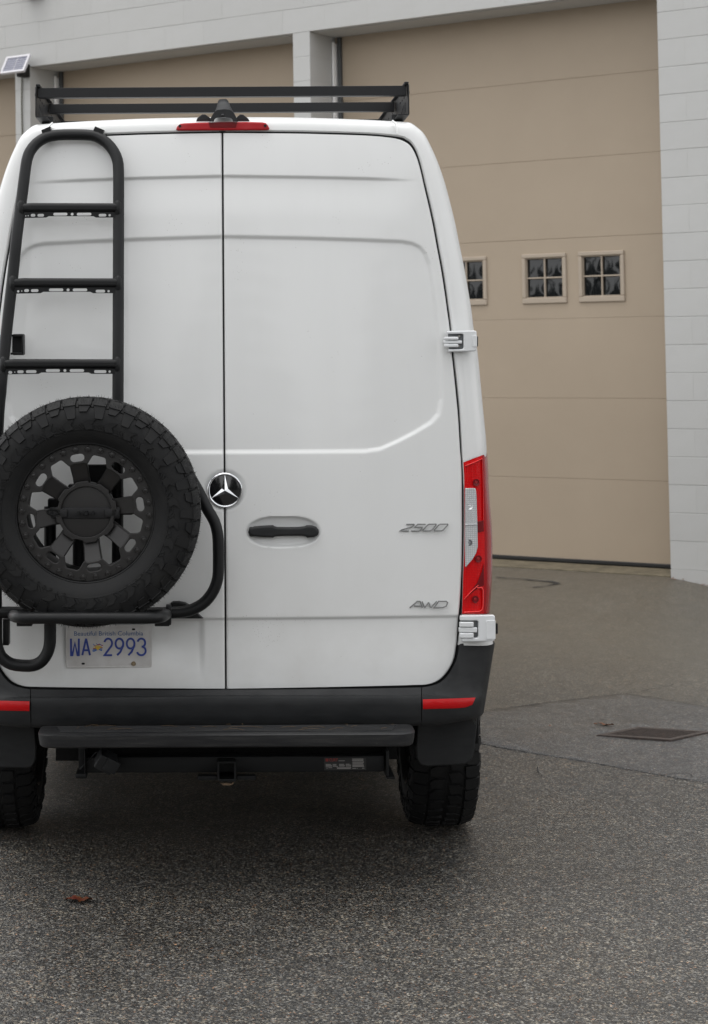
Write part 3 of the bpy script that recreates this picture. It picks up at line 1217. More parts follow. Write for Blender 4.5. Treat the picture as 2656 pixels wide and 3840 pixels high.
def feature(U, W_):
    aU = np.abs(U)
    d = np.zeros(U.shape)
    sd_ = seg_sdf(U, W_, REC_P)
    d += .0078 * sstep(-.001, .015, sd_)
    # crease under the top panel
    wa = np.interp(aU, [p[0] for p in WA1], [p[1] for p in WA1])
    fade = 1 - sstep(.52, .74, aU)
    below = wa - W_
    d += .0078 * fade * sstep(-.001, .011, below) * (1 - sstep(.010, .16, below))
    # lower crease
    wc = np.interp(aU, [p[0] for p in WC1], [p[1] for p in WC1])
    below = wc - W_
    d += .0075 * sstep(-.002, .009, below) * (1 - .75 * sstep(.009, .20, below))
    # plate pocket in the left door
    pe = np.minimum(U - pk[0][0], pk[1][0] - U)
    d += .012 * sstep(-.004, .016, pe) * sstep(0, .012, below) * (1 - sstep(.08, .24, below))
    # badge dish
    r_ = np.hypot(U - emb_c[0], W_ - emb_c[1])
    d += .0075 * (1 - sstep(.060, .080, r_))
    # handle dish
    hu, hw = (U - han_c[0]) / .134, (W_ - han_c[1]) / .057
    rr = np.sqrt(np.abs(hu) ** 2.6 + np.abs(hw) ** 2.2)
    d += .019 * np.sqrt(np.clip(1 - rr ** 2, 0, 1)) * (1 - sstep(.9, 1.02, rr)) ** .5
    return d


DO = [(850, 2583), (1000, 2581), (1226, 2577), (1450, 2572), (1560, 2569), (1610, 2566), (1647, 2552), (1677, 2523), (1702, 2477), (1713, 2417), (1720, 2319), (1726, 2250), (1729, 2187), (1732, 2119), (1734, 1984), (1733, 1825), (1731, 1748), (1726, 1680), (1717, 1539), (1696, 1331), (1687, 1231), (1676, 1149), (1665, 1071), (1653, 997), (1639, 923), (1624, 841), (1608, 767), (1593, 704), (1579, 642), (1567, 599), (1553.5, 567), (1539, 545), (1520, 531), (1495, 521), (1460, 515), (1377, 508), (1151, 501), (960, 499), (836, 498.5)]
dol = [Vector(uw(*p)) for p in DO]
dol[0].x = dol[-1].x = 0.0
dout = catmull(dol, .0036)
GAPH = .0032


def make_door(side, name, hide_edges=False):
    rows_uw = []
    last = -1
    for p in dout:
        if p.y <= last + 1e-5: continue
        last = p.y
        rows_uw.append((max(p.x, GAPH + .002), p.y))
    tcol = np.concatenate([[0, .0012, .003, .006], np.linspace(.010, 1, 150)[0:]])
    R = []
    for uR, w_ in rows_uw:
        L = uR - GAPH
        e = np.array([0, .0008, .002, .004, .007])
        if L > .03:
            mid = np.linspace(.010, L - .010, 135)
            us = np.concatenate([e, mid, (L - e)[::-1]])
        else:
            us = np.linspace(0, L, 145)
        R.append(us + GAPH)
    U = np.array(R)
    W_ = np.array([r_[1] for r_ in rows_uw])[:, None] * np.ones_like(U)
    Us = U * side
    vv = S(Us, W_) + feature(Us, W_)
    # rolled edges
    uR = np.array([r_[0] for r_ in rows_uw])[:, None]
    for de in (U - GAPH, uR - U):
        k = np.clip(1 - de / .006, 0, 1)
        vv += .006 * k * k
    n, m_ = U.shape
    co = np.stack([Us, vv, W_], -1)
    # skirts
    sk1 = co[:, -1:, :].copy(); sk1[:, :, 1] += .03
    sk0 = co[:, :1, :].copy(); sk0[:, :, 1] += .03
    co = np.concatenate([sk0, co, sk1], 1)
    m_ += 2
    top = co[-1:].copy(); top[:, :, 1] += .03
    bot = co[:1].copy(); bot[:, :, 1] += .03
    co = np.concatenate([bot, co, top], 0)
    n += 2
    ii_ = (np.arange(n - 1)[:, None] * m_ + np.arange(m_ - 1)[None, :]).ravel()
    f_ = np.stack([ii_, ii_ + 1, ii_ + m_ + 1, ii_ + m_], -1)
    if side < 0: f_ = f_[:, ::-1]
    me = bpy.data.meshes.new(name)
    me.from_pydata(co.reshape(-1, 3).tolist(), [], f_.tolist())
    return link(name, me, PAINT, van, .7)


door_r = make_door(1, 'door')
door_l = make_door(-1, 'door')

# ---- black seal behind the gaps
mb = MB()
for side in (1, -1):
    rows = []
    for i, p in enumerate(dout[::3]):
        a = dout[max(3 * i - 3, 0)]; c_ = dout[min(3 * i + 3, len(dout) - 1)]
        tdir = (c_ - a).normalized()
        nrm = Vector((tdir.y, -tdir.x))
        q0 = p - nrm * .03; q1 = p + nrm * .03
        vv = float(S(p.x, p.y)) + .018
        rows.append([(side * q0.x, vv, q0.y), (side * q1.x, vv, q1.y)])
    mb.grid(rows, side < 0)
rows = []
for k in range(300):
    w_ = dout[0].y - .01 + (dout[-1].y - dout[0].y + .02) * k / 299
    vs_ = float(S(0, w_)) + float(feature(np.array([[.0]]), np.array([[w_]]))[0, 0]) + .009
    rows.append([(-.012, vs_, w_), (.012, vs_, w_)])
mb.grid(rows)
mb.build('door_seal', SEAL, van, None)

# ---- rear frame of the body + body shell
PAIRS = [((1722, 2420), (1850, 2412)), ((1736, 2310), (1836, 2310)), ((1737, 2290), (1812, 2290)), ((1739, 2187), (1816, 2187)), ((1743, 1984), (1815, 1994)), ((1742, 1825), (1807, 1815)), ((1738, 1730), (1803, 1722)), ((1736, 1712), (1826, 1699)),
         ((1725, 1520), (1809, 1500)), ((1704, 1325), (1790, 1305)), ((1695, 1231), (1778, 1239)), ((1685, 1152), (1769, 1165)), ((1674, 1071), (1754, 1071)),
         ((1662, 997), (1738, 985)), ((1648, 923), (1722, 907)), ((1633, 841), (1707, 833)), ((1617, 767), (1687, 751)), ((1602, 704), (1668, 681)),
         ((1588, 642), (1644, 611)), ((1576, 597), (1617, 550)), ((1562, 561), (1590, 501)), ((1546, 536), (1558, 472)), ((1525, 520), (1535, 459)), ((1495, 510), (1500, 456)),
         ((1377, 499), (1377, 449)), ((1151, 492), (1151, 441)), ((960, 490), (960, 439)), ((842, 489.5), (842, 438.5))]
lev = [(-.06, .035), (0, .004), (.06, 0), (.25, .002), (.5, .008), (.68, .017), (.80, .028), (.90, .047), (.96, .066), (1.0, .088)]
ga, gb = [], []
for a, c_ in PAIRS:
    pa = on(*a)
    ga.append(Vector((pa.x, pa.y, pa.z)))
    pb = on(*c_, off=.088)
    gb.append(Vector((pb.x, float(S(pa.x, pa.z)) + .088, pb.z)))
gb = [V(c_[0], c_[1], q.y) for (a, c_), q in zip(PAIRS, gb)]
ga[-1].x = gb[-1].x = 0
ga = catmull(ga, 9); gb = catmull(gb, 9)


def smooth_pairs(A, Bp, step=4):
    oa, ob = [], []
    n = len(A)
    for i in range(n - 1):
        def cm(P, t_):
            p0, p1, p2, p3 = P[max(i - 1, 0)], P[i], P[i + 1], P[min(i + 2, n - 1)]
            return 0.5 * (2 * p1 + (p2 - p0) * t_ + (2 * p0 - 5 * p1 + 4 * p2 - p3) * t_ * t_ + (3 * p1 - p0 - 3 * p2 + p3) * t_ ** 3)
        for j in range(step):
            oa.append(cm(A, j / step)); ob.append(cm(Bp, j / step))
    oa.append(A[-1].copy()); ob.append(Bp[-1].copy())
    return oa, ob


A0, B0 = [], []
for a, c_ in PAIRS:
    pa = on(*a)
    A0.append(pa)
    vq = pa.y + .088
    B0.append(V(c_[0], c_[1], vq))
A0[-1].x = 0; B0[-1].x = 0
RA, RB = smooth_pairs(A0, B0, 5)
mb = MB()
for side in (1, -1):
    rows = []
    for pa, pb in zip(RA, RB):
        row = []
        for t_, dv in lev:
            u = pa.x + (pb.x - pa.x) * t_; w_ = pa.z + (pb.z - pa.z) * t_
            row.append((side * u, pa.y + dv, w_))
        rows.append(row)
    mb.grid(rows, side < 0)
# shell forward: stations
st = [(.0, 1, 1), (.12, 1.004, 1.003), (.5, 1.012, 1.006), (1.5, 1.018, 1.008), (3.6, 1.018, 1.0), (4.1, 1.015, .985), (4.45, 1.0, .93), (4.9, .99, .72), (5.25, .98, .53), (5.6, .95, .46), (5.82, .84, .40), (5.88, .7, .30)]
wb = RB[0].z
SILL = .56
secs = []
sec0 = [Vector((p.x, p.y, p.z)) for p in RB]
full = [Vector((sec0[0].x * (.93 + .018 * k), sec0[0].y, SILL + (sec0[0].z - SILL) * k / 3)) for k in (0, 1, 2)] + sec0
loop0 = full + [Vector((-p.x, p.y, p.z)) for p in full[::-1][1:]]
wt = RB[-1].z
rows = []
for dv, su, sw in st:
    row = []
    for p in loop0:
        row.append((p.x * su, p.y * max(0, 1 - dv / .6) + (.12 + dv if dv > 0 else 0) * min(1, dv / .6) + (dv * max(0, 1 - dv / .6)), SILL + (p.z - SILL) * sw))
    rows.append(row)
mb.grid(rows)
nose = rows[-1]
mb.add(nose, [tuple(range(len(nose)))])
body = mb.build('body', PAINT, van, .7)
for side in (1, -1):
    sm = MB()
    sm.box((side * .955, 2.75, .45), (.05, 2.55, .34), .015)
    sm.box((side * .955, 5.35, .46), (.05, .5, .30), .015)
    sm.build('sill', PLASTIC, van, .6)
sm = MB(); sm.box((0, 5.78, .52), (1.8, .16, .46), .05); sm.build('front_bumper', PLASTIC, van, .6)
# underbody
mb = MB()
mb.box((0, 3.0, .53), (1.90, 5.5, .14)); mb.box((0, 2.2, .44), (1.3, 2.6, .12), .03)
mb.box((0, .35, .52), (1.2, .35, .14)); mb.box((0, .14, .50), (1.26, .08, .13))
mb.box((0, .9, .40), (1.4, .12, .12))
mb.tube([(-.2, .9, .40), (.2, .9, .40)], .15, 12)
mb.box((-.45, 2.6, .46), (.1, 4.6, .12)); mb.box((.45, 2.6, .46), (.1, 4.6, .12))
mb.box((.1, 2.9, .42), (.5, 1.6, .2), .05)
mb.build('underbody', UNDER, van, None)
# windscreen and side windows of the cab (front of the van, hidden in the photograph)
mb = MB()
def sect(dv, k):
    for i in range(len(st) - 1):
        if st[i][0] <= dv <= st[i + 1][0]:
            f_ = (dv - st[i][0]) / (st[i + 1][0] - st[i][0])
            a, c_ = rows[i][k], rows[i + 1][k]
            return Vector([a[j] + (c_[j] - a[j]) * f_ for j in range(3)])
nl = len(loop0)
half = nl // 2
for side in (1, -1):
    rws = []
    for dv in (3.75, 4.0, 4.2, 4.4):
        ks = [half - int(j) for j in (half - 30, half - 40, half - 52, half - 64)]
        rws.append([sect(dv, (k if side > 0 else nl - 1 - k)) + Vector((side * .004, 0, 0)) for k in (25, 32, 40, 48)])
    mb.grid(rws, side > 0)
rws = []
for dv in (4.48, 4.6, 4.75, 4.9):
    rws.append([sect(dv, k) + Vector((0, .012, .012)) for k in range(half - 60, half + 61, 6)])
mb.grid(rws)
mb.build('cab_glass', WINDG, van, None)

# ---- handle, emblem, badges on the right door
hp = [(931, 1994), (936, 1980), (955, 1973), (1000, 1970), (1024, 1969), (1030, 1973), (1040, 1975.5), (1080, 1976), (1120, 1975.5), (1142, 1973), (1150, 1969), (1170, 1969), (1186, 1975), (1195, 1986), (1196, 1996), (1192, 2006), (1178, 2013), (1152, 2016), (1146, 2010.5), (1130, 2009), (1080, 2009.5), (1042, 2010.5), (1030, 2012), (1024, 2016), (985, 2014), (950, 2011), (936, 2007)]
hl = [uw(*p) for p in hp]
me = curve_mesh([hl], .012, .0085, 3)
mb = MB(); mb.merge(me, upright(float(S(*han_c)) - .004))
mb.box((uw(960, 1993)[0], .012, han_c[1]), (.05, .035, .035), .006)
mb.box((uw(1172, 1993)[0], .012, han_c[1]), (.035, .035, .035), .006)
mb.build('handle', PLASTIC, door_r, .7)

ev = float(S(*emb_c))
emb = MB()
emb.lathe([(.0, -.006), (.052, -.0045), (.060, -.002), (.062, .012)], 48, (emb_c[0], ev, emb_c[1]))
emblem = emb.build('emblem', GLOSSB, door_r, .8)
mb = MB()
rp = []
for k in range(13):
    a = 2 * PI * k / 12
    rp.append((.0598 + .0042 * math.cos(a), -.0055 + .0042 * math.sin(a)))
mb.lathe(rp[::-1], 64, (emb_c[0], ev, emb_c[1]))
# three-pointed star
cx, cz, y0 = emb_c[0], emb_c[1], ev - .0062
ctr = Vector((cx, y0 - .0085, cz))
for k in range(3):
    a = PI / 2 + k * 2 * PI / 3
    tip = Vector((cx + .0575 * math.cos(a), y0 - .001, cz + .0575 * math.sin(a)))
    vl = Vector((cx + .0125 * math.cos(a + PI / 3), y0, cz + .0125 * math.sin(a + PI / 3)))
    vr = Vector((cx + .0125 * math.cos(a - PI / 3), y0, cz + .0125 * math.sin(a - PI / 3)))
    ridge = Vector((cx + .018 * math.cos(a), y0 - .0065, cz + .018 * math.sin(a)))
    mb.add([ctr, ridge, tip, vl, vr], [(0, 1, 3), (1, 2, 3), (0, 4, 1), (1, 4, 2)])
o = mb.build('emblem_star_ring', CHROME, door_r, .5)


def badge(strokes, x0, x1, ytop, ybot, wd, shear, name):
    """strokes in letter cells -> chrome letters on the door"""
    a = on(x0, ybot); c_ = on(x1, ytop)
    Wd, Ht = c_.x - a.x, c_.z - a.z
    mb = MB()
    for k, (pts, closed) in enumerate(strokes):
        P = [(a.x + (p[0] * (1 - shear) + p[1] * shear) * Wd, a.z + wd / 2 + p[1] * (Ht - wd)) for p in pts]
        me_ = curve_mesh(ribbon(P, wd, closed), .0022, .0008, 1)
        mb.merge(me_, upright(float(S(a.x, a.z)) - .002 - .00025 * k))
    mb.build(name, BADGE, door_r, .5)


def cell(x0, x1, pts):
    return [(x0 + (x1 - x0) * p[0], p[1]) for p in pts]


two = [(.08, 1), (.9, 1), (1.0, .88), (.9, .6), (.12, .2), (.04, 0), (.95, 0)]
five = [(1, 1), (.08, 1), (.06, .55), (.9, .55), (1, .4), (.98, .1), (.9, 0), (0, 0)]
zero = [(.1, 0), (.88, 0), (1, .14), (1, .88), (.9, 1), (.12, 1), (0, .86), (0, .12)]
badge([(cell(0, .22, two), False), (cell(.27, .47, five), False), (cell(.53, .73, zero), True), (cell(.79, 1, zero), True)], 1499, 1681, 1962, 1993, .0042, .12, 'model_lettering')
badge([([(0, 0), (.20, 1), (.275, 1), (.335, 0)], False), ([(.115, .28), (.30, .28)], False),
       ([(.325, 1), (.395, 0)], False), ([(.395, 0), (.50, .86)], False), ([(.50, .86), (.55, 0)], False), ([(.55, 0), (.715, 1)], False),
       ([(.645, .02), (.87, .02), (.965, .25), (1, .78), (.965, 1), (.76, 1)], True)], 1537, 1678, 2251, 2281, .0043, 0.0, 'drive_lettering')


# ---- hinges
def hinge(x0, x1, y0, y1, hole, notch, fingers, end, name_label, dv):
    p0, p1 = on(x0, y1), on(x1, y0)
    vb = p0.y - dv
    L = lambda x, y: (V(x, y, vb).x, V(x, y, vb).z)
    out = round_poly([L(x0, y0), L(x1, y0 - 2), L(x1, y1 - 3), L(x0 + 6, y1), L(x0 + 5, hole[3]), L(hole[1], hole[3]), L(hole[1], hole[2]), L(x0 + 1, hole[2])], [.010, .010, .010, .010, .003, .009, .009, .003])
    hl_ = round_poly([L(hole[0], hole[2]), L(hole[1], hole[2]), L(hole[1], hole[3]), L(hole[0], hole[3])], .009)
    me_ = curve_mesh([out], .011, .004, 2)
    mb = MB(); mb.merge(me_, upright(vb))
    o = mb.build('hinge', HINGEW, van, .7)
    mb = MB(); mb.merge(curve_mesh([round_poly([L(x0 + 8, y0 + 8), L(x1 - 6, y0 + 6), L(x1 - 6, y1 - 8), L(x0 + 12, y1 - 8)], .006)], .003), upright(vb + .013))
    mb.build('hinge_base', GREYM, o, .7)
    mb = MB()
    h = (fingers[3] - fingers[2]) / 3
    for k in range(3):
        ya, yb = fingers[2] + k * h, fingers[2] + (k + 1) * h
        xa = fingers[0] + (2 if k != 1 else 0)
        xb = fingers[1] + (14 if k == 1 else 0)
        me_ = curve_mesh([round_poly([L(xa, ya + .8), L(xb, ya + .8), L(xb, yb - .8), L(xa, yb - .8)], .004)], .009, .0035, 2)
        mb.merge(me_, upright(vb - (.008 if k != 1 else .004)))
    mb.build('hinge_arm', HINGEW, o, .7)
    mb = MB()
    me_ = curve_mesh([round_poly([L(notch[0], notch[2]), L(notch[1], notch[2]), L(notch[1], notch[3]), L(notch[0], notch[3])], .003)], .004, .0012, 1)
    mb.merge(me_, upright(vb - .0105))
    mb.build('hinge_latch', HINGEW, o, .7)
    mb = MB()
    me_ = curve_mesh([round_poly([L(end[0], end[2]), L(end[1], end[2]), L(end[1], end[3]), L(end[0], end[3])], .0025)], .009, .002, 1)
    mb.merge(me_, upright(vb + .004))
    mb.build('hinge_stop', SEAL, o, .7)
    mb = MB()
    for yy in (hole[2] + 9, hole[3] - 12):
        c_ = L(hole[0] + 5, yy)
        mb.lathe([(0, -.008), (.004, -.008), (.005, 0)], 12, (c_[0], vb + .008, c_[1]))
    mb.build('hinge_bolt', GALV, o, .7)
    return o


def mirror_tree(o, parent):
    me = o.data.copy()
    for v_ in me.vertices: v_.co.x = -v_.co.x
    me.flip_normals()
    c_ = bpy.data.objects.new(o.name.split('.')[0], me)
    COL.objects.link(c_)
    c_.parent = parent
    for ch in [q for q in bpy.data.objects if q.parent == o]:
        mirror_tree(ch, c_)
    return c_


h1 = hinge(1674, 1787, 1241, 1320, (1717, 1738, 1252, 1309), (1771, 1788, 1258, 1300), (1663, 1718, 1262, 1303), (1786, 1793, 1261, 1299), '', .022)
h2 = hinge(1724, 1856, 2307, 2406, (1771, 1793, 2326, 2391), (1822, 1857, 2325, 2395), (1720, 1775, 2330, 2392), (1855, 1867, 2338, 2377), '', .022)
mirror_tree(h1, van); mirror_tree(h2, van)

# ---- tail light (right; the left one is its mirror image)
TLr = [(1733, 1744, 1700, 1829, 1700, 1812), ]
lens_rows = []
left_e = [(1738, 1734), (1741, 1790), (1741.5, 1830), (1743, 1984), (1741, 2090), (1738, 2150), (1736, 2220), (1733.5, 2303)]
right_e = [(1827.5, 1700), (1832, 1770), (1834, 1830), (1845.5, 1990), (1847, 2090), (1845, 2160), (1841, 2240), (1836, 2301)]
div_e = [(1809, 1707), (1811, 1775), (1813, 1832), (1817, 1987), (1818, 2090), (1817, 2155), (1815, 2225), (1814, 2302)]
def tl_pt(px, py, off=0.0, side_k=0.0):
    p = on(px, py, off=.004 + off + side_k)
    return p
mb = MB(); mbs = MB()
for i in range(len(left_e)):
    pass
LE = catmull([Vector(p) for p in left_e], 14); 
def samp(E, n):
    P = [Vector(p) for p in E]
    out = []
    for k in range(n):
        x = k / (n - 1) * (len(P) - 1)
        i = min(int(x), len(P) - 2); f_ = x - i
        p0, p1, p2, p3 = P[max(i - 1, 0)], P[i], P[i + 1], P[min(i + 2, len(P) - 1)]
        out.append(0.5 * (2 * p1 + (p2 - p0) * f_ + (2 * p0 - 5 * p1 + 4 * p2 - p3) * f_ * f_ + (3 * p1 - p0 - 3 * p2 + p3) * f_ ** 3))
    return out
NL = 40
LE, RE, DE = samp(left_e, NL), samp(right_e, NL), samp(div_e, NL)
rows1, rows2 = [], []
for a, c_, d_ in zip(LE, DE, RE):
    r1 = [on(a.x, a.y, off=.03), on(a.x, a.y, off=.002)]
    for k in range(1, 7):
        f_ = k / 6
        q = a.lerp(c_, f_)
        r1.append(on(q.x, q.y, off=-.006 + .022 * f_ ** 3))
    rows1.append(r1)
    r2 = []
    for k in range(0, 7):
        f_ = k / 6
        q = c_.lerp(d_, f_)
        r2.append(on(q.x, q.y, off=.016 + .07 * f_ ** 1.8))
    pl = r2[-1].copy(); pl.y += .10; pl.x *= .99
    r2.append(pl)
    rows2.append(r2)
mb.grid(rows1, True)
for rw in (rows1[0], rows1[-1]):
    pass
tail = mb.build('tail_light', REDL, van, .7)
mbs.grid(rows2, True)
mbs.build('side_lens', REDS, tail, .9)
# caps top and bottom
mb = MB()
for rr1, rr2 in ((rows1[0], rows2[0]), (rows1[-1], rows2[-1])):
    e_ = rr1[1:] + rr2[1:]
    bk = [p + Vector((0, .05, 0)) for p in e_]
    mb.grid([e_, bk]); mb.grid([e_, bk], True)
mb.build('lens_cap', REDD, tail, None)


def tz(x, y): return (1640 + x / 2.958, 1680 + y / 2.958)


def on_light(loop_z, off, th, material, name, bev=.0012):
    pts = [tz(*p) for p in loop_z]
    cx_ = sum(p[0] for p in pts) / len(pts); cy_ = sum(p[1] for p in pts) / len(pts)
    v0 = on(cx_, cy_, off=.004).y
    L = [(V(p[0], p[1], v0).x, V(p[0], p[1], v0).z) for p in pts]
    me_ = curve_mesh([L], th, bev, 2)
    mb_ = MB()
    co_ = []
    for p in me_.vertices:
        u_, w_ = p.co.x, p.co.y
        ul = float(np.interp(w_, LWz, LWx)); ud = float(np.interp(w_, LWz, DWx))
        f_ = min(max((u_ - ul) / (ud - ul), 0), 1.2)
        co_.append((u_, float(S(u_, w_)) - .006 + .022 * f_ ** 3 + off - p.co.z, w_))
    mb_.add(co_, [tuple(q_.vertices) for q_ in me_.polygons])
    return mb_.build(name, material, tail, .7)


LWz = np.array([r_[1].z for r_ in rows1][::-1]); LWx = np.array([r_[1].x for r_ in rows1][::-1]); DWx = np.array([r_[-1].x for r_ in rows1][::-1])
on_light(round_poly([(305, 442), (425, 442), (432, 540), (440, 800), (446, 1100), (425, 1165), (303, 1318)], 18), -.002, .006, CLEARL, 'clear_lens', .003)
on_light([(306, 838), (440, 838), (440, 856), (306, 856)], -.006, .004, BULB, 'lens_divider')
for (x, y, r_, M_) in ((430, 380, 40, REDD), (455, 1228, 40, REDD), (420, 1675, 40, REDD), (356, 645, 36, BULB), (350, 1045, 36, DARKB)):
    on_light(circle(x, y, r_, 22), -.0030, .004, M_, 'bulb', .0006)
    on_light(circle(x - 2, y - 2, r_ * .42, 14), -.0042, .003, REDK if M_ is REDD else (GREYM if M_ is DARKB else CHROME), 'bulb_tip', .0010)
on_light(ribbon([(306, 446), (400, 446), (422, 470), (430, 540), (437, 800), (442, 1090), (424, 1158), (380, 1228), (306, 1312)], 8)[0], -.0045, .003, BULB, 'lens_rim', .0008)
for pts, wd in (([(286, 1815), (465, 1812), (500, 1795), (512, 1755), (512, 1575), (492, 1548), (440, 1548)], 13), ([(288, 1675), (380, 1580), (455, 1520)], 9), ([(300, 196), (400, 160), (505, 118)], 8), ([(505, 118), (512, 400), (516, 800)], 5)):
    on_light(ribbon(pts, wd)[0], -.003, .005, REDB, 'light_guide')
on_light([(440, 815), (520, 805), (522, 925), (446, 935)], .001, .006, REDD, 'lens_bar')
on_light([(300, 1660), (440, 1500), (500, 1370), (522, 1290), (524, 1530), (470, 1540)], .0015, .006, REDD, 'lens_shade')
mirror_tree(tail, van)

# ---- brake light and camera on the roof edge
vb = float(S(0, uw(843, 470)[1])) + .004
L = lambda x, y, v_=vb - .02: (V(x, y, v_).x, V(x, y, v_).z)
bar = [(660, 485), (664, 474), (676, 463), (690, 461), (740, 458.5), (840, 456), (940, 456), (985, 457.5), (998, 461), (1006, 470), (1011, 481), (1008, 486), (1000, 487.5), (842, 488), (668, 489)]
mb = MB(); mb.merge(curve_mesh([[L(*p) for p in bar]], .022, .006, 3), upright(vb))
bl = mb.build('brake_light', BRAKE, van, .7)
mb = MB()
for x, y in ((675, 472), (995, 471)):
    c_ = L(x, y)
    mb.lathe([(0, -.004), (.005, -.004), (.006, .002)], 14, (c_[0], vb - .021, c_[1]))
mb.build('screw', SEAL, bl, .7)
mb = MB()
mb.merge(curve_mesh([[L(*p) for p in [(782, 458), (890, 458), (884, 478), (788, 478)]]], .003, .001, 1), upright(vb - .022))
mb.build('lens_centre', REDD, bl, .7)
# camera housing: hood over the lamp
vc = vb - .045
Lc = lambda x, y: (V(x, y, vc).x, V(x, y, vc).z)
bot = [(785, 455), (790, 443), (801, 425), (812, 416), (826, 413), (850, 412.5), (868, 415), (878, 424), (888, 443), (892, 455), (878, 456), (872, 446), (866, 441), (812, 441), (804, 447), (799, 456)]
top = [(816, 405), (818, 396), (820, 385), (824, 374), (832, 371), (838, 370), (846, 370), (852, 372), (857, 380), (862, 396), (866, 410), (868, 420)]
front = [Lc(*p) for p in bot]
mb = MB()
# loft from the rear mouth (front list) to a smaller section further forward and higher
hood0 = [(785, 456), (788, 446), (797, 430), (806, 418), (816, 412), (840, 409), (862, 411), (874, 420), (884, 436), (890, 446), (893, 456)]
hood1 = [(803, 424), (804, 420), (806, 418), (812, 402), (820, 391), (840, 388), (858, 390), (866, 402), (873, 420), (877, 421), (878, 425)]
hood2 = [(809, 420), (810, 415), (814, 396), (818, 378), (824, 372), (840, 370), (851, 372), (856, 378), (862, 396), (868, 415), (869, 420)]
hood3 = [(815, 424), (816, 420), (820, 410), (824, 396), (830, 390), (840, 388), (848, 390), (852, 398), (858, 412), (862, 420), (863, 424)]
rows = []
for hd, dv in ((hood0, -.034), (hood0, -.031), (hood1, .0), (hood2, .07), (hood3, .16)):
    rows.append([V(p[0], p[1], vb + dv) for p in hd])
mb.grid(rows, True)
# mouth ring
mouth = [(803, 456), (804, 449), (809, 443), (815, 441), (822, 440.5), (840, 440), (857, 440.5), (863, 441), (868, 444), (872, 449), (874, 456)]
r0 = [V(p[0], p[1], vb - .034) for p in hood0]; r1 = [V(p[0], p[1], vb - .034) for p in mouth]; r2 = [V(p[0], p[1], vb - .026) for p in mouth]
mb.grid([r0, r1, r2])
hood = mb.build('reversing_camera', PLASTIC, van, .8)
mb = MB()
for sgn in (-1, 1):
    x0, x1 = (736, 790) if sgn < 0 else (884, 936)
    pts = [(x0, 456), (x0 + (4 if sgn < 0 else 0), 446), (x0 + 22, 431), (x1 - 20, 431), (x1, 446), (x1, 456)] if sgn < 0 else [(x0, 456), (x0, 446), (x0 + 16, 431), (x1 - 24, 432), (x1 - 6, 446), (x1, 456)]
    mb = MB()
    mb.merge(curve_mesh([[(V(p[0], p[1], vb + .03).x, V(p[0], p[1], vb + .03).z) for p in pts]], .016, .004, 3), upright(vb + .016))
    mb.build('camera_base', PLASTIC, hood, .8)
mb = MB()
c_ = V(835, 431, vb - .035)
mb.lathe([(0, -.003), (.005, -.002), (.006, .003)], 14, tuple(c_))
mb.build('camera_lens', GLOSSB, hood, .8)

# ---- bumper
COLS = [((843, 2586), (843, 2726), -.088), ((1000, 2586), (1000, 2726), -.087), ((1200, 2584), (1200, 2725), -.084), ((1400, 2582), (1400, 2724), -.078), ((1500, 2580), (1500, 2723), -.074), ((1580, 2578), (1580, 2722), -.068)]
CORN = [((1583, 2578), (1583, 2722), -.068), ((1612, 2573), (1612, 2721), -.064), ((1650, 2560), (1648, 2718), -.057), ((1682, 2530), (1676, 2715), -.049), ((1709, 2482), (1702, 2711), -.040), ((1719, 2445), (1722, 2707), -.032), ((1724, 2416), (1740, 2703), -.024), ((1760, 2414), (1764, 2699), -.008), ((1800, 2413), (1784, 2695), .012), ((1830, 2412), (1798, 2690), .035), ((1846, 2412), (1806, 2684), .060), ((1855, 2411), (1813, 2675), .090), ((1856.5, 2411), (1815, 2670), .13)]


def bumper_rows(cols, side, edge_shelf=2612):
    rows = []
    for (tx, ty), (bx, by), v0 in cols:
        row = []
        tp = V(tx, ty, v0 + .07); row.append((side * tp.x, tp.y, tp.z))
        levels = [(0, .028), (.04, .020)]
        fs = (edge_shelf - ty) / (by - ty)
        for f_, dv in ((0.0, .030), (fs * .25, .026), (fs * .5, .022), (fs * .8, .017), (fs * .93, .010), (fs, .003), (fs + .05, 0), (fs + (1 - fs) * .3, 0), (fs + (1 - fs) * .6, .003), (fs + (1 - fs) * .86, .009), (fs + (1 - fs) * .95, .016), (1.0, .030)):
            x = tx + (bx - tx) * f_; y = ty + (by - ty) * f_
            p = V(x, y, v0 + dv)
            row.append((side * p.x, p.y, p.z))
        p = V(bx, by, v0 + .12); row.append((side * p.x, p.y, p.z + .01))
        rows.append(row)
    return rows


def refine(cols, k=4):
    out = []
    flat = [Vector((c_[0][0], c_[0][1], c_[1][0])) for c_ in cols]
    for i in range(len(cols) - 1):
        for j in range(k):
            f_ = j / k
            def cm(get):
                p = [get(cols[min(max(i + o_, 0), len(cols) - 1)]) for o_ in (-1, 0, 1, 2)]
                return .5 * (2 * p[1] + (p[2] - p[0]) * f_ + (2 * p[0] - 5 * p[1] + 4 * p[2] - p[3]) * f_ ** 2 + (3 * p[1] - p[0] - 3 * p[2] + p[3]) * f_ ** 3)
            out.append(((cm(lambda c_: c_[0][0]), cm(lambda c_: c_[0][1])), (cm(lambda c_: c_[1][0]), cm(lambda c_: c_[1][1])), cm(lambda c_: c_[2])))
    out.append(cols[-1])
    return out


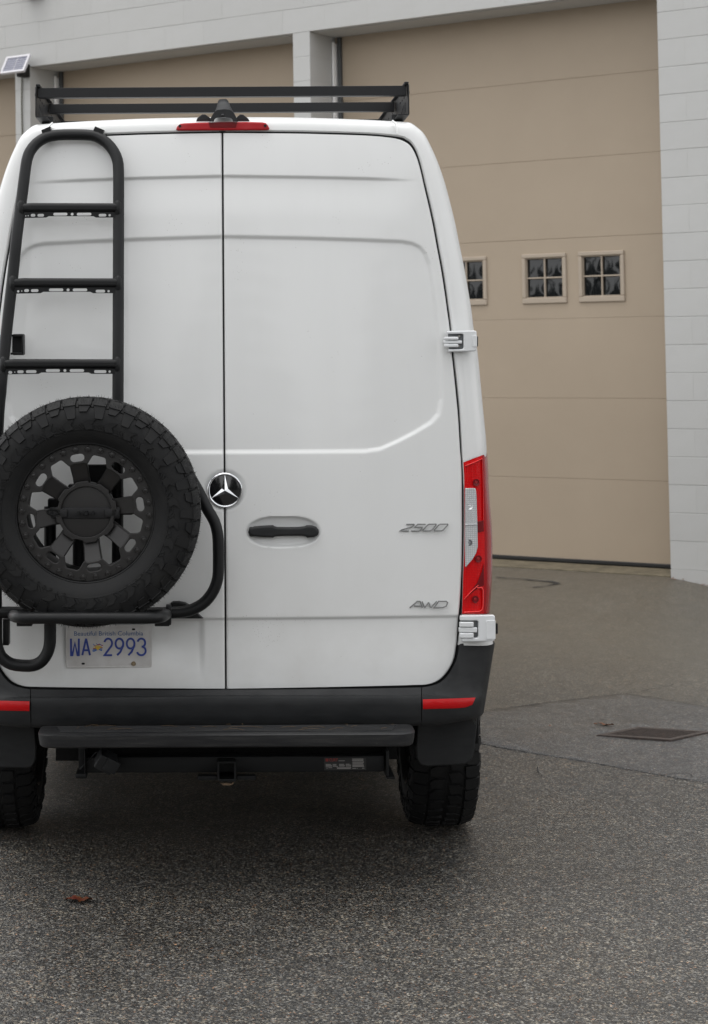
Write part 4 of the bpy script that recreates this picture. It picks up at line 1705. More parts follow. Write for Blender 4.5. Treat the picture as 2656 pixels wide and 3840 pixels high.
rr_ = bumper_rows(COLS, 1)
uc = rr_[0][0][0]
rows = bumper_rows(COLS[::-1], -1) + rr_
for rws_ in rows:
    pass
mb = MB()
full_rows = bumper_rows(COLS[1:][::-1], -1)
ctr = [(0.0, p[1], p[2]) for p in rr_[0]]
full_rows = full_rows + [ctr] + rr_[1:]
mb.grid(full_rows)
bumper = mb.build('bumper', PLASTIC, van, .5)
corners = []
for side in (1, -1):
    rws = bumper_rows(refine(CORN, 4), side)
    last = [(p[0] * 1.0, .55, p[2]) for p in rws[-1]]
    rws.append(last)
    mb = MB(); mb.grid(rws, side < 0)
    corners.append(mb.build('bumper_corner', PLASTIC, van, .6))
mb = MB()
mb.box((0, .06, .66), (1.5, .06, .14)); mb.build('bumper_core', SEAL, van, None)
# reflectors
rp = [(1585, 2623), (1690, 2620), (1784, 2616), (1783, 2628), (1775, 2641), (1751, 2652), (1690, 2657), (1586, 2660)]
CREF = refine(CORN, 6)


def corner_v(x, y):
    xs_, vs_ = [], []
    for (tx, ty), (bx, by), v0 in CREF:
        f_ = (y - ty) / (by - ty)
        fs = (2612 - ty) / (by - ty)
        xs_.append(tx + (bx - tx) * f_)
        vs_.append(v0 + float(np.interp(f_, [0, fs * .5, fs * .8, fs * .93, fs, fs + (1 - fs) * .3, fs + (1 - fs) * .6, 1.0], [.03, .022, .017, .010, .003, 0, .003, .03])))
    o_ = np.argsort(xs_)
    return float(np.interp(x, np.array(xs_)[o_], np.array(vs_)[o_]))


for side in (1, -1):
    rws = []
    up_e = [(1586, 2623), (1640, 2621.5), (1690, 2620), (1740, 2618), (1784, 2616)]
    lo_e = [(1587, 2660), (1640, 2658.5), (1690, 2657), (1740, 2654), (1772, 2644)]
    ua = samp(up_e, 14); la = samp(lo_e, 14)
    rws = []
    for a, c_ in zip(ua, la):
        row = []
        for k, dv in ((0, .012), (0, -.003), (.15, -.006), (.85, -.006), (1, -.003), (1, .012)):
            q = a.lerp(c_, k)
            p = V(q.x, q.y, corner_v(q.x, q.y) + dv)
            row.append((side * p.x, p.y, p.z))
        rws.append(row)
    ends = []
    mb = MB(); mb.grid(rws, side < 0)
    for e_ in (rws[0], rws[-1]):
        mb.add(e_, [tuple(range(len(e_)))])
    mb.build('reflector', REDF, corners[0 if side > 0 else 1], .7)

# ---- step
stp_v0, stp_v1 = -.265, -.10
L = lambda x, y, v_=stp_v0: (V(x, y, v_).x, V(x, y, v_).z)
u1 = (L(1563, 2760)[0] - L(137, 2760)[0]) / 2
uc = (L(1563, 2760)[0] + L(137, 2760)[0]) / 2
wt_, wb_ = L(850, 2753)[1], L(850, 2809)[1]
plan = round_poly([(uc - u1, 0), (uc + u1, 0), (uc + u1, .17), (uc - u1, .17)], [.07, .07, .03, .03], 8)
mb = MB()
lv = [(0.0, 0.022), (.012, .012), (.03, .004), (.09, 0), (.5, .002), (.85, .006), (.95, .012), (1.0, .03)]
rws = []
cu_ = (uc, .085)
def inset(q, d):
    dx, dy = q[0] - cu_[0], q[1] - cu_[1]
    L_ = max(abs(dx), 1e-6)
    nx__ = dx - math.copysign(min(abs(dx), u1 - .07), dx)
    ny__ = dy - math.copysign(min(abs(dy), .03), dy)
    l2 = math.hypot(nx__, ny__) or 1
    return (q[0] - nx__ / l2 * d, q[1] - ny__ / l2 * d)
for f_, d in lv:
    rw = []
    for q in plan + plan[:1]:
        a = inset(q, d)
        rw.append((a[0], stp_v0 + a[1], wt_ + (wb_ - wt_) * f_))
    rws.append(rw)
mb.grid(rws, False)
mb.add(rws[0][:-1], [tuple(range(len(plan)))])
mb.add(rws[-1][:-1], [tuple(range(len(plan)))[::-1]])
step = mb.build('rear_step', STEPM, van, .6)
mb = MB()
for k in range(5):
    vv = stp_v0 + .045 + k * .022
    mb.box((uc, vv, wt_ + .0015), (2 * u1 - .16 + .01 * k, .010, .005), .002)
mb.build('tread_strip', STEPM, step, .5)
mb = MB()
for k in range(22):
    u = random.uniform(-u1 + .08, u1 - .06); vv = stp_v0 + random.uniform(.03, .13)
    a = random.uniform(0, PI); l_ = random.uniform(.012, .05)
    bend = random.uniform(-.01, .01)
    mb.tube([(u - l_ * math.cos(a), vv - .4 * l_ * math.sin(a), wt_ + .007), (u + bend, vv + bend, wt_ + .010), (u + l_ * math.cos(a), vv + .4 * l_ * math.sin(a), wt_ + .007)], .0008, 4, False)
o = mb.build('dry_needle', TWIG, step, None)
tag(o, kind='stuff')
# brackets that carry the step
mb = MB()
mb.box((-.45, -.05, wt_ - .03), (.08, .3, .03)); mb.box((.45, -.05, wt_ - .03), (.08, .3, .03))
mb.build('step_bracket', UNDER, van, None)

# ---- tow hitch
hv = -.02
L = lambda x, y, v_=hv: (V(x, y, v_).x, V(x, y, v_).z)
a0, a1 = L(322, 2868), L(1442, 2868)
zt, zb = L(880, 2838)[1], L(880, 2897)[1]
mb = MB()
mb.box(((a0[0] + a1[0]) / 2, hv + .03, (zt + zb) / 2), (a1[0] - a0[0], .06, zt - zb), .004)
hitch = mb.build('tow_hitch', STEEL, van, .5)
mb = MB()
q = [L(815, 2856, hv - .06), L(886, 2856, hv - .06), L(886, 2931, hv - .06), L(815, 2931, hv - .06)]
qi = [L(823, 2864, hv - .06), L(878, 2864, hv - .06), L(878, 2922, hv - .06), L(823, 2922, hv - .06)]
mb.merge(curve_mesh([round_poly(q, .008), round_poly(qi, .004)], .09, .002, 1), upright(hv + .03))
mb.build('receiver_tube', STEEL, hitch, .6)
mb = MB()
mb.merge(curve_mesh([[L(*p) for p in ((824, 2921), (835, 2925), (850, 2922), (866, 2926), (876, 2919), (874, 2927), (862, 2931), (838, 2931))]], .003), upright(hv - .058))
mb.build('rust_edge', mat('rusty_edge', (.13, .085, .05), .8), hitch, None)
mb = MB()
for x0, x1 in ((742, 814), (887, 959)):
    mb = MB()
    mb.merge(curve_mesh([round_poly([L(x0, 2902), L(x1, 2902), L(x1, 2917), L(x0, 2917)], .004)], .02, .003, 1), upright(hv - .02))
    mb.build('chain_loop', STEEL, hitch, .6)
mb = MB()
for x0, x1, y0, y1 in ((1446, 1458, 2812, 2908), (318, 322, 2812, 2900)):
    p0, p1 = L(x0, y0), L(x1, y1)
    mb = MB()
    mb.box(((p0[0] + p1[0]) / 2, hv + .08, (p0[1] + p1[1]) / 2), (abs(p1[0] - p0[0]), .2, abs(p1[1] - p0[1])), .002)
    mb.build('hitch_plate', STEEL, hitch, .6)
mb = MB()
p0, p1 = L(1448, 2908), L(1480, 2920)
mb.box(((p0[0] + p1[0]) / 2, hv + .08, (p0[1] + p1[1]) / 2), (abs(p1[0] - p0[0]), .2, .006), .002)
mb.build('hitch_flange', STEEL, hitch, .6)
mb = MB()
p0 = L(302, 2918); mb.box((p0[0], hv + .08, p0[1]), (.042, .1, .02), .006)
p0 = L(303, 2868); mb.box((p0[0], hv + .1, p0[1]), (.03, .02, .10), .004)
mb.build('hitch_flange', STEEL, hitch, .6)
mb = MB()
p0 = L(398, 2852, hv - .04)
mb.box((p0[0], hv - .05, p0[1]), (.07, .07, .06), .008, (.3, .5, .2))
mb.box((p0[0] + .022, hv - .085, p0[1] - .01), (.05, .012, .05), .004, (.3, .5, .2))
mb.tube([(p0[0], hv - .02, p0[1] + .02), (p0[0] - .04, hv, p0[1] + .02), (L(300, 2890)[0], hv, L(300, 2885)[1])], .003, 6)
mb.build('trailer_socket', PLASTIC, hitch, .6)
# rating sticker
sv = hv - .0006
mb = MB()
c0, c1 = L(1216, 2842), L(1374, 2888)
mb.box(((c0[0] + c1[0]) / 2, sv, (c0[1] + c1[1]) / 2), (c1[0] - c0[0], .0008, c0[1] - c1[1]))
stick = mb.build('rating_sticker', STICKB, hitch, None)


def print_text(body, x0, x1, yc, hpx, material, parent, v_, name, bold=0.0):
    me_ = text_mesh(body, 1.0, .0, bold)
    xs_ = [p.co.x for p in me_.vertices]; ysx = [p.co.y for p in me_.vertices]
    a, c_ = V(x0, yc, v_), V(x1, yc, v_)
    t_, bt = V(x0, yc - hpx / 2, v_), V(x0, yc + hpx / 2, v_)
    sx_ = (c_.x - a.x) / (max(xs_) - min(xs_)); sy_ = (t_.z - bt.z) / (max(ysx) - min(ysx))
    slope = (c_.z - a.z) * 0
    mb_ = MB()
    for_co = []
    for p in me_.vertices:
        for_co.append((a.x + (p.co.x - min(xs_)) * sx_, v_ - p.co.z * .001, bt.z + (p.co.y - min(ysx)) * sy_))
    mb_.add(for_co, [tuple(q_.vertices) for q_ in me_.polygons])
    return mb_.build(name, material, parent, None)


print_text('CURT', 1235, 1267, 2850, 11, STICKR, stick, sv - .0007, 'sticker_lettering')
mb = MB()
def dash(x0, x1, y, h=2.0):
    p0, p1 = L(x0, y - h / 2), L(x1, y + h / 2)
    mb.add([(p0[0], sv - .0008, p1[1]), (p1[0], sv - .0008, p1[1]), (p1[0], sv - .0008, p0[1]), (p0[0], sv - .0008, p0[1])], [(0, 1, 2, 3)])
for x0, x1, y in ((1270, 1293, 2853), (1222, 1241, 2866.5), (1222, 1245, 2870), (1222, 1245, 2873.5), (1248, 1262, 2866.5), (1248, 1262, 2870), (1248, 1268, 2874), (1272, 1290, 2866), (1272, 1294, 2869.5), (1272, 1293, 2873), (1297, 1311, 2865.5), (1297, 1317, 2869), (1297, 1317, 2873), (1223, 1230, 2880), (1232, 1246, 2879), (1263, 1317, 2879), (1265, 1315, 2882), (1321, 1363, 2846), (1321, 1363, 2849.5), (1321, 1363, 2852), (1322, 1365, 2857), (1322, 1364, 2860.5), (1322, 1362, 2864), (1322, 1364, 2868), (1322, 1364, 2871.5), (1322, 1366, 2874), (1322, 1335, 2881), (1338, 1341, 2881), (1358, 1367, 2880.5)):
    dash(x0, x1, y)
p0, p1 = L(1221, 2844), L(1231, 2856)
mb.build('sticker_print', STICKW, stick, None)
mb = MB()
for x0, x1 in ((1222, 1225), (1228, 1231)):
    dash(x0, x1, 2850, 11)
mb.build('sticker_logo', STICKR, stick, None)

# ---- mud flaps
for side in (1, -1):
    fv = .24
    pts = [(1566, 2690), (1792, 2672), (1785, 2760), (1776, 2830), (1768, 2850), (1745, 2864), (1700, 2868), (1600, 2873), (1578, 2868), (1563, 2845), (1560, 2800)]
    P = [(side * V(x, y, fv).x, V(x, y, fv).z) for x, y in pts]
    if side < 0: P = P[::-1]
    mb = MB(); mb.merge(curve_mesh([P], .009, .005, 2), upright(fv))
    mb.build('mud_flap', PLASTIC, van, .7)


# ---- tyres and wheels (axis = local y, outer face towards -y)
RT = .398
RIMR = .236
PROF = [(RT - .010, 0.0), (RT - .0105, .03), (RT - .012, .06), (RT - .015, .09), (RT - .022, .112), (RT - .036, .126), (RT - .055, .133), (RT - .08, .137), (RT - .105, .136), (RT - .13, .129), (RIMR + .016, .117), (RIMR + .006, .110), (RIMR, .106)]
PA = np.array(PROF)
ARC = np.concatenate([[0], np.cumsum(np.hypot(*np.diff(PA, axis=0).T))])


def prof_pt(s, lift):
    sgn = -1 if s >= 0 else 1       # s > 0 : outer side (towards -y)
    a = abs(s)
    r_, y_ = np.interp(a, ARC, PA[:, 0]), np.interp(a, ARC, PA[:, 1])
    r2, y2 = np.interp(min(a + .004, ARC[-1]), ARC, PA[:, 0]), np.interp(min(a + .004, ARC[-1]), ARC, PA[:, 1])
    r1, y1 = np.interp(max(a - .004, 0), ARC, PA[:, 0]), np.interp(max(a - .004, 0), ARC, PA[:, 1])
    tr_, ty_ = r2 - r1, y2 - y1
    l_ = math.hypot(tr_, ty_) or 1
    nr, ny = ty_ / l_, -tr_ / l_
    return r_ + nr * lift, sgn * (y_ + ny * lift)


def lug(mb, poly, lift, sink=.004, taper=.92):
    n = len(poly)
    ct = sum(p[0] for p in poly) / n; cs = sum(p[1] for p in poly) / n
    vs_ = []
    for (th, s) in poly:
        r_, y_ = prof_pt(s, -sink)
        vs_.append((r_ * math.cos(th), y_, r_ * math.sin(th)))
    for (th, s) in poly:
        th2 = ct + (th - ct) * taper; s2 = cs + (s - cs) * taper
        r_, y_ = prof_pt(s2, lift)
        vs_.append((r_ * math.cos(th2), y_, r_ * math.sin(th2)))
    fs_ = [tuple(range(n, 2 * n))] + [(i, (i + 1) % n, n + (i + 1) % n, n + i) for i in range(n)]
    mb.add(vs_, fs_)


def make_tyre():
    mb = MB()
    pr = [(r_, -y_) for r_, y_ in PROF[::-1]] + [(r_, y_) for r_, y_ in PROF[1:]]
    mb.lathe(pr, 120)
    # beads rings on the sidewall
    for s0 in (.205, .262):
        for sg in (1, -1):
            a = prof_pt(sg * s0, 0); b_ = prof_pt(sg * (s0 + .001), .002); c_ = prof_pt(sg * (s0 + .004), .002); d_ = prof_pt(sg * (s0 + .006), 0)
            mb.lathe([a, b_, c_, d_], 96)
    NLG = 44
    for k in range(NLG):
        th = 2 * PI * k / NLG
        D = 2 * PI / NLG
        for sg in (1, -1):
            o_ = th + (D / 2 if sg < 0 else 0)
            ln = .170 if k % 2 == 0 else .148
            w_ = D * .445
            lug(mb, [(o_ - w_, sg * .073), (o_ + w_ * .6, sg * .073), (o_ + w_, sg * .085), (o_ + w_, sg * .116), (o_ + w_ * .9, sg * .128), (o_ - w_ * .9, sg * .128), (o_ - w_, sg * .116)], .0115, .004, .96)
            lug(mb, [(o_ - w_ * .9, sg * .126), (o_ + w_ * .9, sg * .126), (o_ + w_ * (.8 if k % 2 else .55), sg * ln), (o_ - w_ * (.35 if k % 2 else .75), sg * ln)], .0075, .004, .94)
            # stepped notch block next to it, on the shoulder
            lug(mb, [(o_ + D * .40, sg * .100), (o_ + D * .60, sg * .100), (o_ + D * .60, sg * .130), (o_ + D * .40, sg * .130)], .004)
        # centre blocks
        lug(mb, [(th, .005), (th + D * .8, .018), (th + D * .8, .064), (th + D * .25, .066), (th, .045)], .011)
        lug(mb, [(th + D * .5, -.005), (th + D * 1.3, -.018), (th + D * 1.3, -.064), (th + D * .75, -.066), (th + D * .5, -.045)], .011)
    NS = 27
    for k in range(NS):
        th = 2 * PI * k / NS + .05
        D = 2 * PI / NS
        for sg in (1, -1):
            lug(mb, [(th, sg * .170), (th + D * .36, sg * .174), (th + D * .60, sg * .190), (th + D * .46, sg * .208), (th + D * .06, sg * .204), (th + D * .20, sg * .189)], .0055, .002, .95)
            lug(mb, [(th + D * .52, sg * .203), (th + D * .72, sg * .187), (th + D * .77, sg * .190), (th + D * .57, sg * .206)], .003, .002, .9)
            lug(mb, [(th + D * .64, sg * .207), (th + D * .84, sg * .191), (th + D * .89, sg * .194), (th + D * .69, sg * .210)], .003, .002, .9)
    me = mb.mesh('tyre')
    bm = bmesh.new(); bm.from_mesh(me)
    bmesh.ops.recalc_face_normals(bm, faces=bm.faces[:])
    bm.to_mesh(me); bm.free()
    me.polygons.foreach_set('use_smooth', [True] * len(me.polygons))
    me.set_sharp_from_angle(angle=.5)
    me.materials.append(RUBBER)
    return me


def make_lettering():
    mb = MB()
    def arc(body, th_mid, r_, size, sp):
        n = len(body)
        for i, ch in enumerate(body):
            if ch == ' ': continue
            a = th_mid - (i - (n - 1) / 2) * sp
            me_ = text_mesh(ch, size, .0012)
            R_ = Matrix.Translation((r_ * math.cos(a), -.1382, r_ * math.sin(a))) @ Matrix.Rotation(-(a - PI / 2), 4, 'Y') @ upright(0)
            mb.merge(me_, R_)
    arc('OPEN COUNTRY', .42, .292, .030, .105)
    arc('R/T', -.92, .292, .034, .12)
    arc('LT265/70R17', -2.25, .286, .026, .085)
    arc('TOYO TIRES', 2.32, .292, .032, .115)
    me = mb.mesh('sidewall_lettering'); me.materials.append(RUBBER)
    return me


def make_hairs():
    mb = MB()
    for k in range(1700):
        th = 2 * PI * k / 1700 + random.uniform(-.004, .004)
        sg = random.choice((1, 1, -1))
        s = sg * random.choice((.112, .118, .106, .06, .09))
        r_, y_ = prof_pt(s, .010)
        L_ = random.uniform(.005, .0125)
        a2 = th + random.uniform(-.010, .010)
        p0 = Vector((r_ * math.cos(th), y_, r_ * math.sin(th)))
        p1 = Vector(((r_ + L_) * math.cos(a2), y_ + random.uniform(-.004, .004), (r_ + L_) * math.sin(a2)))
        tg = Vector((-math.sin(th), 0, math.cos(th))) * .0010
        ay = Vector((0, .0010, 0))
        mb.add([p0 + tg, p0 - tg * .5 + ay, p0 - tg * .5 - ay, p1], [(0, 1, 3), (1, 2, 3), (2, 0, 3)])
    me = mb.mesh('rubber_hair'); me.materials.append(RUBBER)
    return me


def pol(r_, a): return (r_ * math.cos(a), r_ * math.sin(a))


def make_rim():
    """bolted ring face with eight hexagonal windows and eight slots, spokes falling back to the hub"""
    rg = math.radians
    wins, slots = [], []
    for k in range(8):
        a = rg(31 + 45 * k)
        h = [(.2005, 5.9), (.2005, -5.9), (.163, -11.6), (.132, -9.8)]
        h2 = [(.132, 9.8), (.163, 11.6)]
        wins.append(a)
    # outer ring plate: annulus scalloped by windows on its inside
    loops = [[pol(.2365, 2 * PI * i / 96) for i in range(96)]]
    inner = []
    for k in range(8):
        a = rg(31 + 45 * k)
        inner += [pol(.166, a - rg(11.9)), pol(.2005, a - rg(6.4)), pol(.2005, a + rg(6.4)), pol(.166, a + rg(11.9))]
        inner += [pol(.171, a + rg(22.5 - 6)), pol(.171, a + rg(22.5 + 6))]
    loops.append(round_poly(inner, .008, 3))
    for k in range(8):
        a = rg(53.5 + 45 * k)
        sl_ = slot(0, 0, .050, .026, 6)
        c_, s_ = math.cos(a - PI / 2), math.sin(a - PI / 2)
        cx_, cy_ = pol(.1905, a)
        loops.append([(cx_ + x * c_ - y * s_, cy_ + x * s_ + y * c_) for x, y in sl_])
    face = MB(); face.merge(curve_mesh(loops, .008, .0025, 2), upright(0))
    me_f = face.mesh('rim_ring')
    # spokes
    sp = MB()
    for k in range(8):
        a = rg(53.5 + 45 * k)
        def pt(r_, off, y_):
            x, z_ = r_ * math.cos(a), r_ * math.sin(a)
            tx, tz_ = -math.sin(a), math.cos(a)
            return (x + tx * off, y_, z_ + tz_ * off)
        o1, o2 = .027, .030
        prf = [(.176, .0315, -.006), (.168, .0312, -.002), (.122, .0285, .026), (.098, .0295, .034)]
        rws = []
        for r_, hw, y_ in prf:
            rws.append([pt(r_, -hw, y_ + .035), pt(r_, -hw, y_ + .004), pt(r_, -hw + .004, y_), pt(r_, hw - .004, y_), pt(r_, hw, y_ + .004), pt(r_, hw, y_ + .035)])
        sp.grid(rws, True)
    me_s = sp.mesh('spoke')
    # barrel and hub
    hb = MB()
    hb.lathe([(.2365, .006), (.2365, .012), (.226, .02), (.214, .05), (.208, .12), (.212, .2), (.225, .215), (.232, .222)], 72)
    hb.lathe([(.0, .030), (.075, .030), (.096, .033), (.100, .040), (.100, .10)], 64)
    th_ = MB()
    # toothed collar at the hub
    out = []
    for k in range(8):
        a = rg(53.5 + 45 * k)
        out += [pol(.1085, a - rg(11)), pol(.1085, a + rg(11)), pol(.100, a + rg(15)), pol(.100, a + rg(30))]
    th_.merge(curve_mesh([round_poly(out, .004, 2), circle(0, 0, .088, 40)], .006, .002, 1), upright(.024))
    bolts = MB()
    for k in range(32):
        a = 2 * PI * k / 32 + rg(9)
        x, z_ = pol(.2205, a)
        bolts.lathe([(0, -.0065), (.0045, -.0065), (.0065, -.0055), (.0082, -.0055), (.0098, -.0085), (.0108, -.0078)], 12, (x, -.0005, z_))
    return me_f, me_s, hb.mesh('barrel'), th_.mesh('hub_collar'), bolts


tyre_me = make_tyre()
rim_f, rim_s, rim_b, rim_c, bolts_mb = make_rim()


def wheel(loc, rotz, flip_name, spare=False):
    wroot = empty(flip_name, loc, (0, 0, rotz))
    wroot.parent = van
    ty = link('tyre', tyre_me, None, wroot)
    off = -.088
    o = link('rim', rim_f, RIM, wroot, .6); o.location = (0, off, 0)
    o = link('spokes', rim_s, RIM, wroot, .6); o.location = (0, off, 0)
    o = link('rim_barrel', rim_b, RIM, wroot, .6); o.location = (0, off, 0)
    o = link('hub_collar', rim_c, RIM, wroot, .6); o.location = (0, off, 0)
    return wroot


SPV = -.30          # spare wheel mid-plane
scp = V(321.5, 1922, SPV - .088)
spare = wheel((scp.x, SPV, scp.z), 0, 'spare_wheel', True)
o = bolts_mb.build('ring_bolts', RIM, spare, .6); o.location = (0, -.0955, 0); tag(o, kind='stuff')
hm = make_hairs(); link('rubber_hair', hm, None, spare); tag([q for q in spare.children if q.name.startswith('rubber_hair')][0], kind='stuff')
tag(link('sidewall_lettering', make_lettering(), None, spare), kind='stuff')
# carrier plate over the hub
mb = MB()
mb.lathe([(0, -.055), (.040, -.055), (.042, -.050), (.083, -.048), (.088, -.043), (.089, -.01), (.06, .01)], 56)
mb.build('carrier_disc', HUBM, spare, .6)
mb = MB()
mb.box((-.005, -.058, -.004), (.245, .010, .040), .004)
mb.box((.09, -.066, -.004), (.05, .008, .028), .003); mb.box((-.09, -.066, -.004), (.05, .008, .028), .003)
mb.build('carrier_bar', HUBM, spare, .6)
mb = MB()
for x, r_ in ((0, .0095), (-.0245, .0055), (.0245, .0055)):
    mb.lathe([(0, -.080), (r_ * .8, -.080), (r_, -.077), (r_, -.06)], 6 if x == 0 else 12, (x, 0, -.004))
mb.build('carrier_nut', STEEL, spare, .6)
mb = MB()
mb.tube([(-.135, -.070, .004), (-.118, -.078, .012), (-.10, -.074, .008), (-.095, -.07, -.002), (-.112, -.07, -.010), (-.132, -.07, -.004), (-.135, -.070, .004)], .0035, 8, False)
mb.build('padlock_shackle', STEEL, spare, .6)

for u, v_, rz in ((.866, .92, PI / 2), (-.898, .92, -PI / 2), (.84, 4.58, PI / 2), (-.84, 4.58, -PI / 2)):
    wr_ = wheel((u, v_, RT + .001), rz, 'road_wheel')
    wr_.scale = (1, .99, 1)

# ---- ladder and tyre carrier
TR = .0208


def tubepath(pts, step=.03):
    P = [V(x, y, v_) for x, y, v_ in pts]
    return catmull(P, step)


lad = empty('ladder'); lad.parent = van
vt = lambda y: float(np.interp(y, [480, 620, 900, 1400, 2300], [.075, .02, -.06, -.12, -.135]))
lp = [(3, 1470), (7, 1415), (27, 1220), (49, 1025), (62, 895), (83, 732), (97, 622), (103, 592), (113, 567), (136, 538), (172, 515), (216, 506), (270, 504.5), (322, 505.5), (362, 512), (400, 535), (427, 568), (441, 602), (444.5, 640), (445, 759), (444, 1100), (443, 1388), (442, 1600), (441, 2050), (440, 2298)]
lp = [(-14, 2330), (-14, 2100), (-10, 1700), (-4, 1540)] + lp
mb = MB(); mb.tube(tubepath([(x, y, vt(y)) for x, y in lp]), TR, 18)
mb.build('ladder_tube', POWDER, lad, .9)
# top hooks over the roof edge
mb = MB()
for pts in (((155, 487), (187, 473), (192, 492), (160, 508)), ((357, 473), (390, 487), (384, 500), (348, 492))):
    v0 = .055
    q = [V(x, y, v0) for x, y in pts]
    q2 = [p + Vector((0, .06, .004)) for p in q]
    mb.hexa([q[3], q[2], q[1], q[0]], [q2[3], q2[2], q2[1], q2[0]])
mb.build('roof_hook', POWDER, lad, None)
rung_defs = [
    (75, 445, 760, 795, 815, 811, [(290, 302, 335), (318, 330, 333), (352, 407, 328), (430, 507, 328), (613, 778, 315), (815, 849, 315), (885, 1055, 315), (1138, 1227, 327), (1251, 1279, 327)]),
    (44, 447, 1042, 1078, 1099, 1095, [(195, 222, 1207), (243, 256, 1203), (277, 333, 1198), (355, 443, 1198), (563, 730, 1190), (767, 802, 1190), (838, 1007, 1190), (1103, 1213, 1205), (1239, 1267, 1205)]),
    (9, 444, 1346, 1383, 1402, 1398, [(93, 140, 2144), (163, 174, 2140), (197, 272, 2136), (297, 420, 2134), (527, 692, 2122), (731, 765, 2122), (803, 970, 2122), (1085, 1228, 2134), (1251, 1279, 2134)])]
for (x0, x1, yt, ym, yb, yb2, slots_) in rung_defs:
    rv = vt((yt + yb) / 2) - .024
    L = lambda x, y: (V(x, y, rv).x, V(x, y, rv).z)
    mb = MB()
    bar = round_poly([L(x0 + 2, yt + 4), L(x0 + 40, yt), L(x1 - 20, yt + 1), L(x1, yt + 3), L(x1, ym), L(x0, ym)], .006, 3)
    mb.merge(curve_mesh([bar], .016, .012, 3), upright(rv + .012))
    hx = lambda z_: z_ / 3.078
    n0 = hx(slots_[3][1]) + 8; n1 = hx(slots_[7][0]) - 10
    fl = [L(x0 + 4, ym - 12), L(x0 + 4, yb + 2), L(n0, yb), L(n0 + 10, yb - 5), L(n1 - 10, yb - 5), L(n1, yb), L(x1 - 4, yb), L(x1 - 4, ym - 12)]
    loops = [fl]
    for a, c_, yz in slots_:
        xx0, xx1 = hx(a), hx(c_)
        yy = 700 + yz / 3.078
        pc0 = L((xx0 + xx1) / 2, yy)
        pw = L(xx1, yy)[0] - L(xx0, yy)[0]
        ph = .0105
        loops.append(slot(pc0[0], pc0[1], max(pw, .0035), min(ph, max(pw, .0045))))
    mb.merge(curve_mesh(loops, .002), upright(rv + .006))
    # welded ends
    for xe in (x0 + 3, x1 - 4):
        p = L(xe, (yt + ym) / 2)
        mb.tube([(p[0], rv + .012, p[1] + .024), (p[0], rv + .010, p[1] + .016), (p[0], rv + .010, p[1] - .018), (p[0], rv + .014, p[1] - .040)], [.008, .013, .013, .007], 12)
    mb.build('rung', POWDER, lad, .7)
# side bracket on the left tube
mb = MB()
p0, p1 = V(40, 1252, -.07), V(89, 1332, -.07)
cx_, cz_ = (p0.x + p1.x) / 2, (p0.z + p1.z) / 2
wd_, ht_ = p1.x - p0.x, p0.z - p1.z
mb.merge(curve_mesh([round_poly([(cx_ - wd_ / 2, cz_ - ht_ / 2), (cx_ + wd_ / 2, cz_ - ht_ / 2), (cx_ + wd_ / 2, cz_ + ht_ / 2), (cx_ - wd_ / 2, cz_ + ht_ / 2)], .008)], .003, .001, 1), upright(-.02))
mb.box((cx_ + wd_ / 2 - .003, -.05, cz_), (.006, .06, ht_ * .9), .002)
mb.box((cx_, -.05, cz_ + ht_ / 2 - .006), (wd_, .06, .008), .002)
mb.box((cx_, -.05, cz_ - ht_ / 2 + .006), (wd_, .06, .008), .002)
mb.build('standoff_bracket', POWDER, lad, .6)

car = empty('tyre_carrier'); car.parent = van
mb = MB()
cv = -.135
loop = [(640, 1700), (720, 1800), (760, 1875), (781, 1915), (804, 1955), (816, 2000), (819, 2050), (819, 2145), (814, 2180), (802, 2213), (783, 2242), (758, 2266), (725, 2284), (690, 2294), (637, 2298.5), (500, 2299), (300, 2298), (100, 2297), (-40, 2296)]
mb.tube(tubepath([(x, y, cv) for x, y in loop]), .0208, 18)
lowl = [(188, 1900), (188, 2100), (188, 2300), (188, 2385), (186, 2420), (177, 2450), (160, 2476), (138, 2491), (110, 2497), (60, 2494), (30, 2484), (4, 2462), (-10, 2430), (-14, 2390), (-14, 2300)]
mb.tube(tubepath([(x, y, cv + .005) for x, y in lowl]), .0218, 18)
mb.build('carrier_frame', POWDER, car, .9)
mb = MB()
fb = [(48, 2309, -.145), (52, 2310, -.20), (58, 2312, -.34), (66, 2314, -.40), (84, 2316, -.428), (120, 2317, -.438), (330, 2317, -.44), (540, 2317, -.438), (585, 2316, -.425), (606, 2312, -.39), (616, 2308, -.33), (622, 2304, -.20), (624, 2302, -.14)]
P = [V(x, y, v_) for x, y, v_ in fb]
mb.tube(catmull(P, .02), .0205, 18)
mb.build('wheel_cradle_bar', POWDER, car, .9)
mb = MB()
for (x0, x1, y0, y1, v0, dp) in ((62, 120, 2326, 2349, -.2, .06), (580, 636, 2322, 2349, -.2, .06), (622, 642, 2272, 2345, -.2, .05), (10, 33, 2322, 2421, -.09, .05)):
    p0, p1 = V(x0, y0, v0), V(x1, y1, v0)
    mb = MB()
    mb.box(((p0.x + p1.x) / 2, v0 + dp / 2, (p0.z + p1.z) / 2), (p1.x - p0.x, dp, p0.z - p1.z), .003)
    mb.build('mounting_bracket', POWDER, car, .6)
mb = MB()
# pads against the door
pad = [(637, 2300), (640, 2262), (650, 2257), (672, 2256), (695, 2261), (712, 2270), (724, 2282), (750, 2308), (762, 2319), (637, 2319)]
mb.merge(curve_mesh([[(V(x, y, -.03).x, V(x, y, -.03).z) for x, y in pad]], .02, .004, 1), upright(-.02))
mb.build('mounting_pad', POWDER, car, .6)
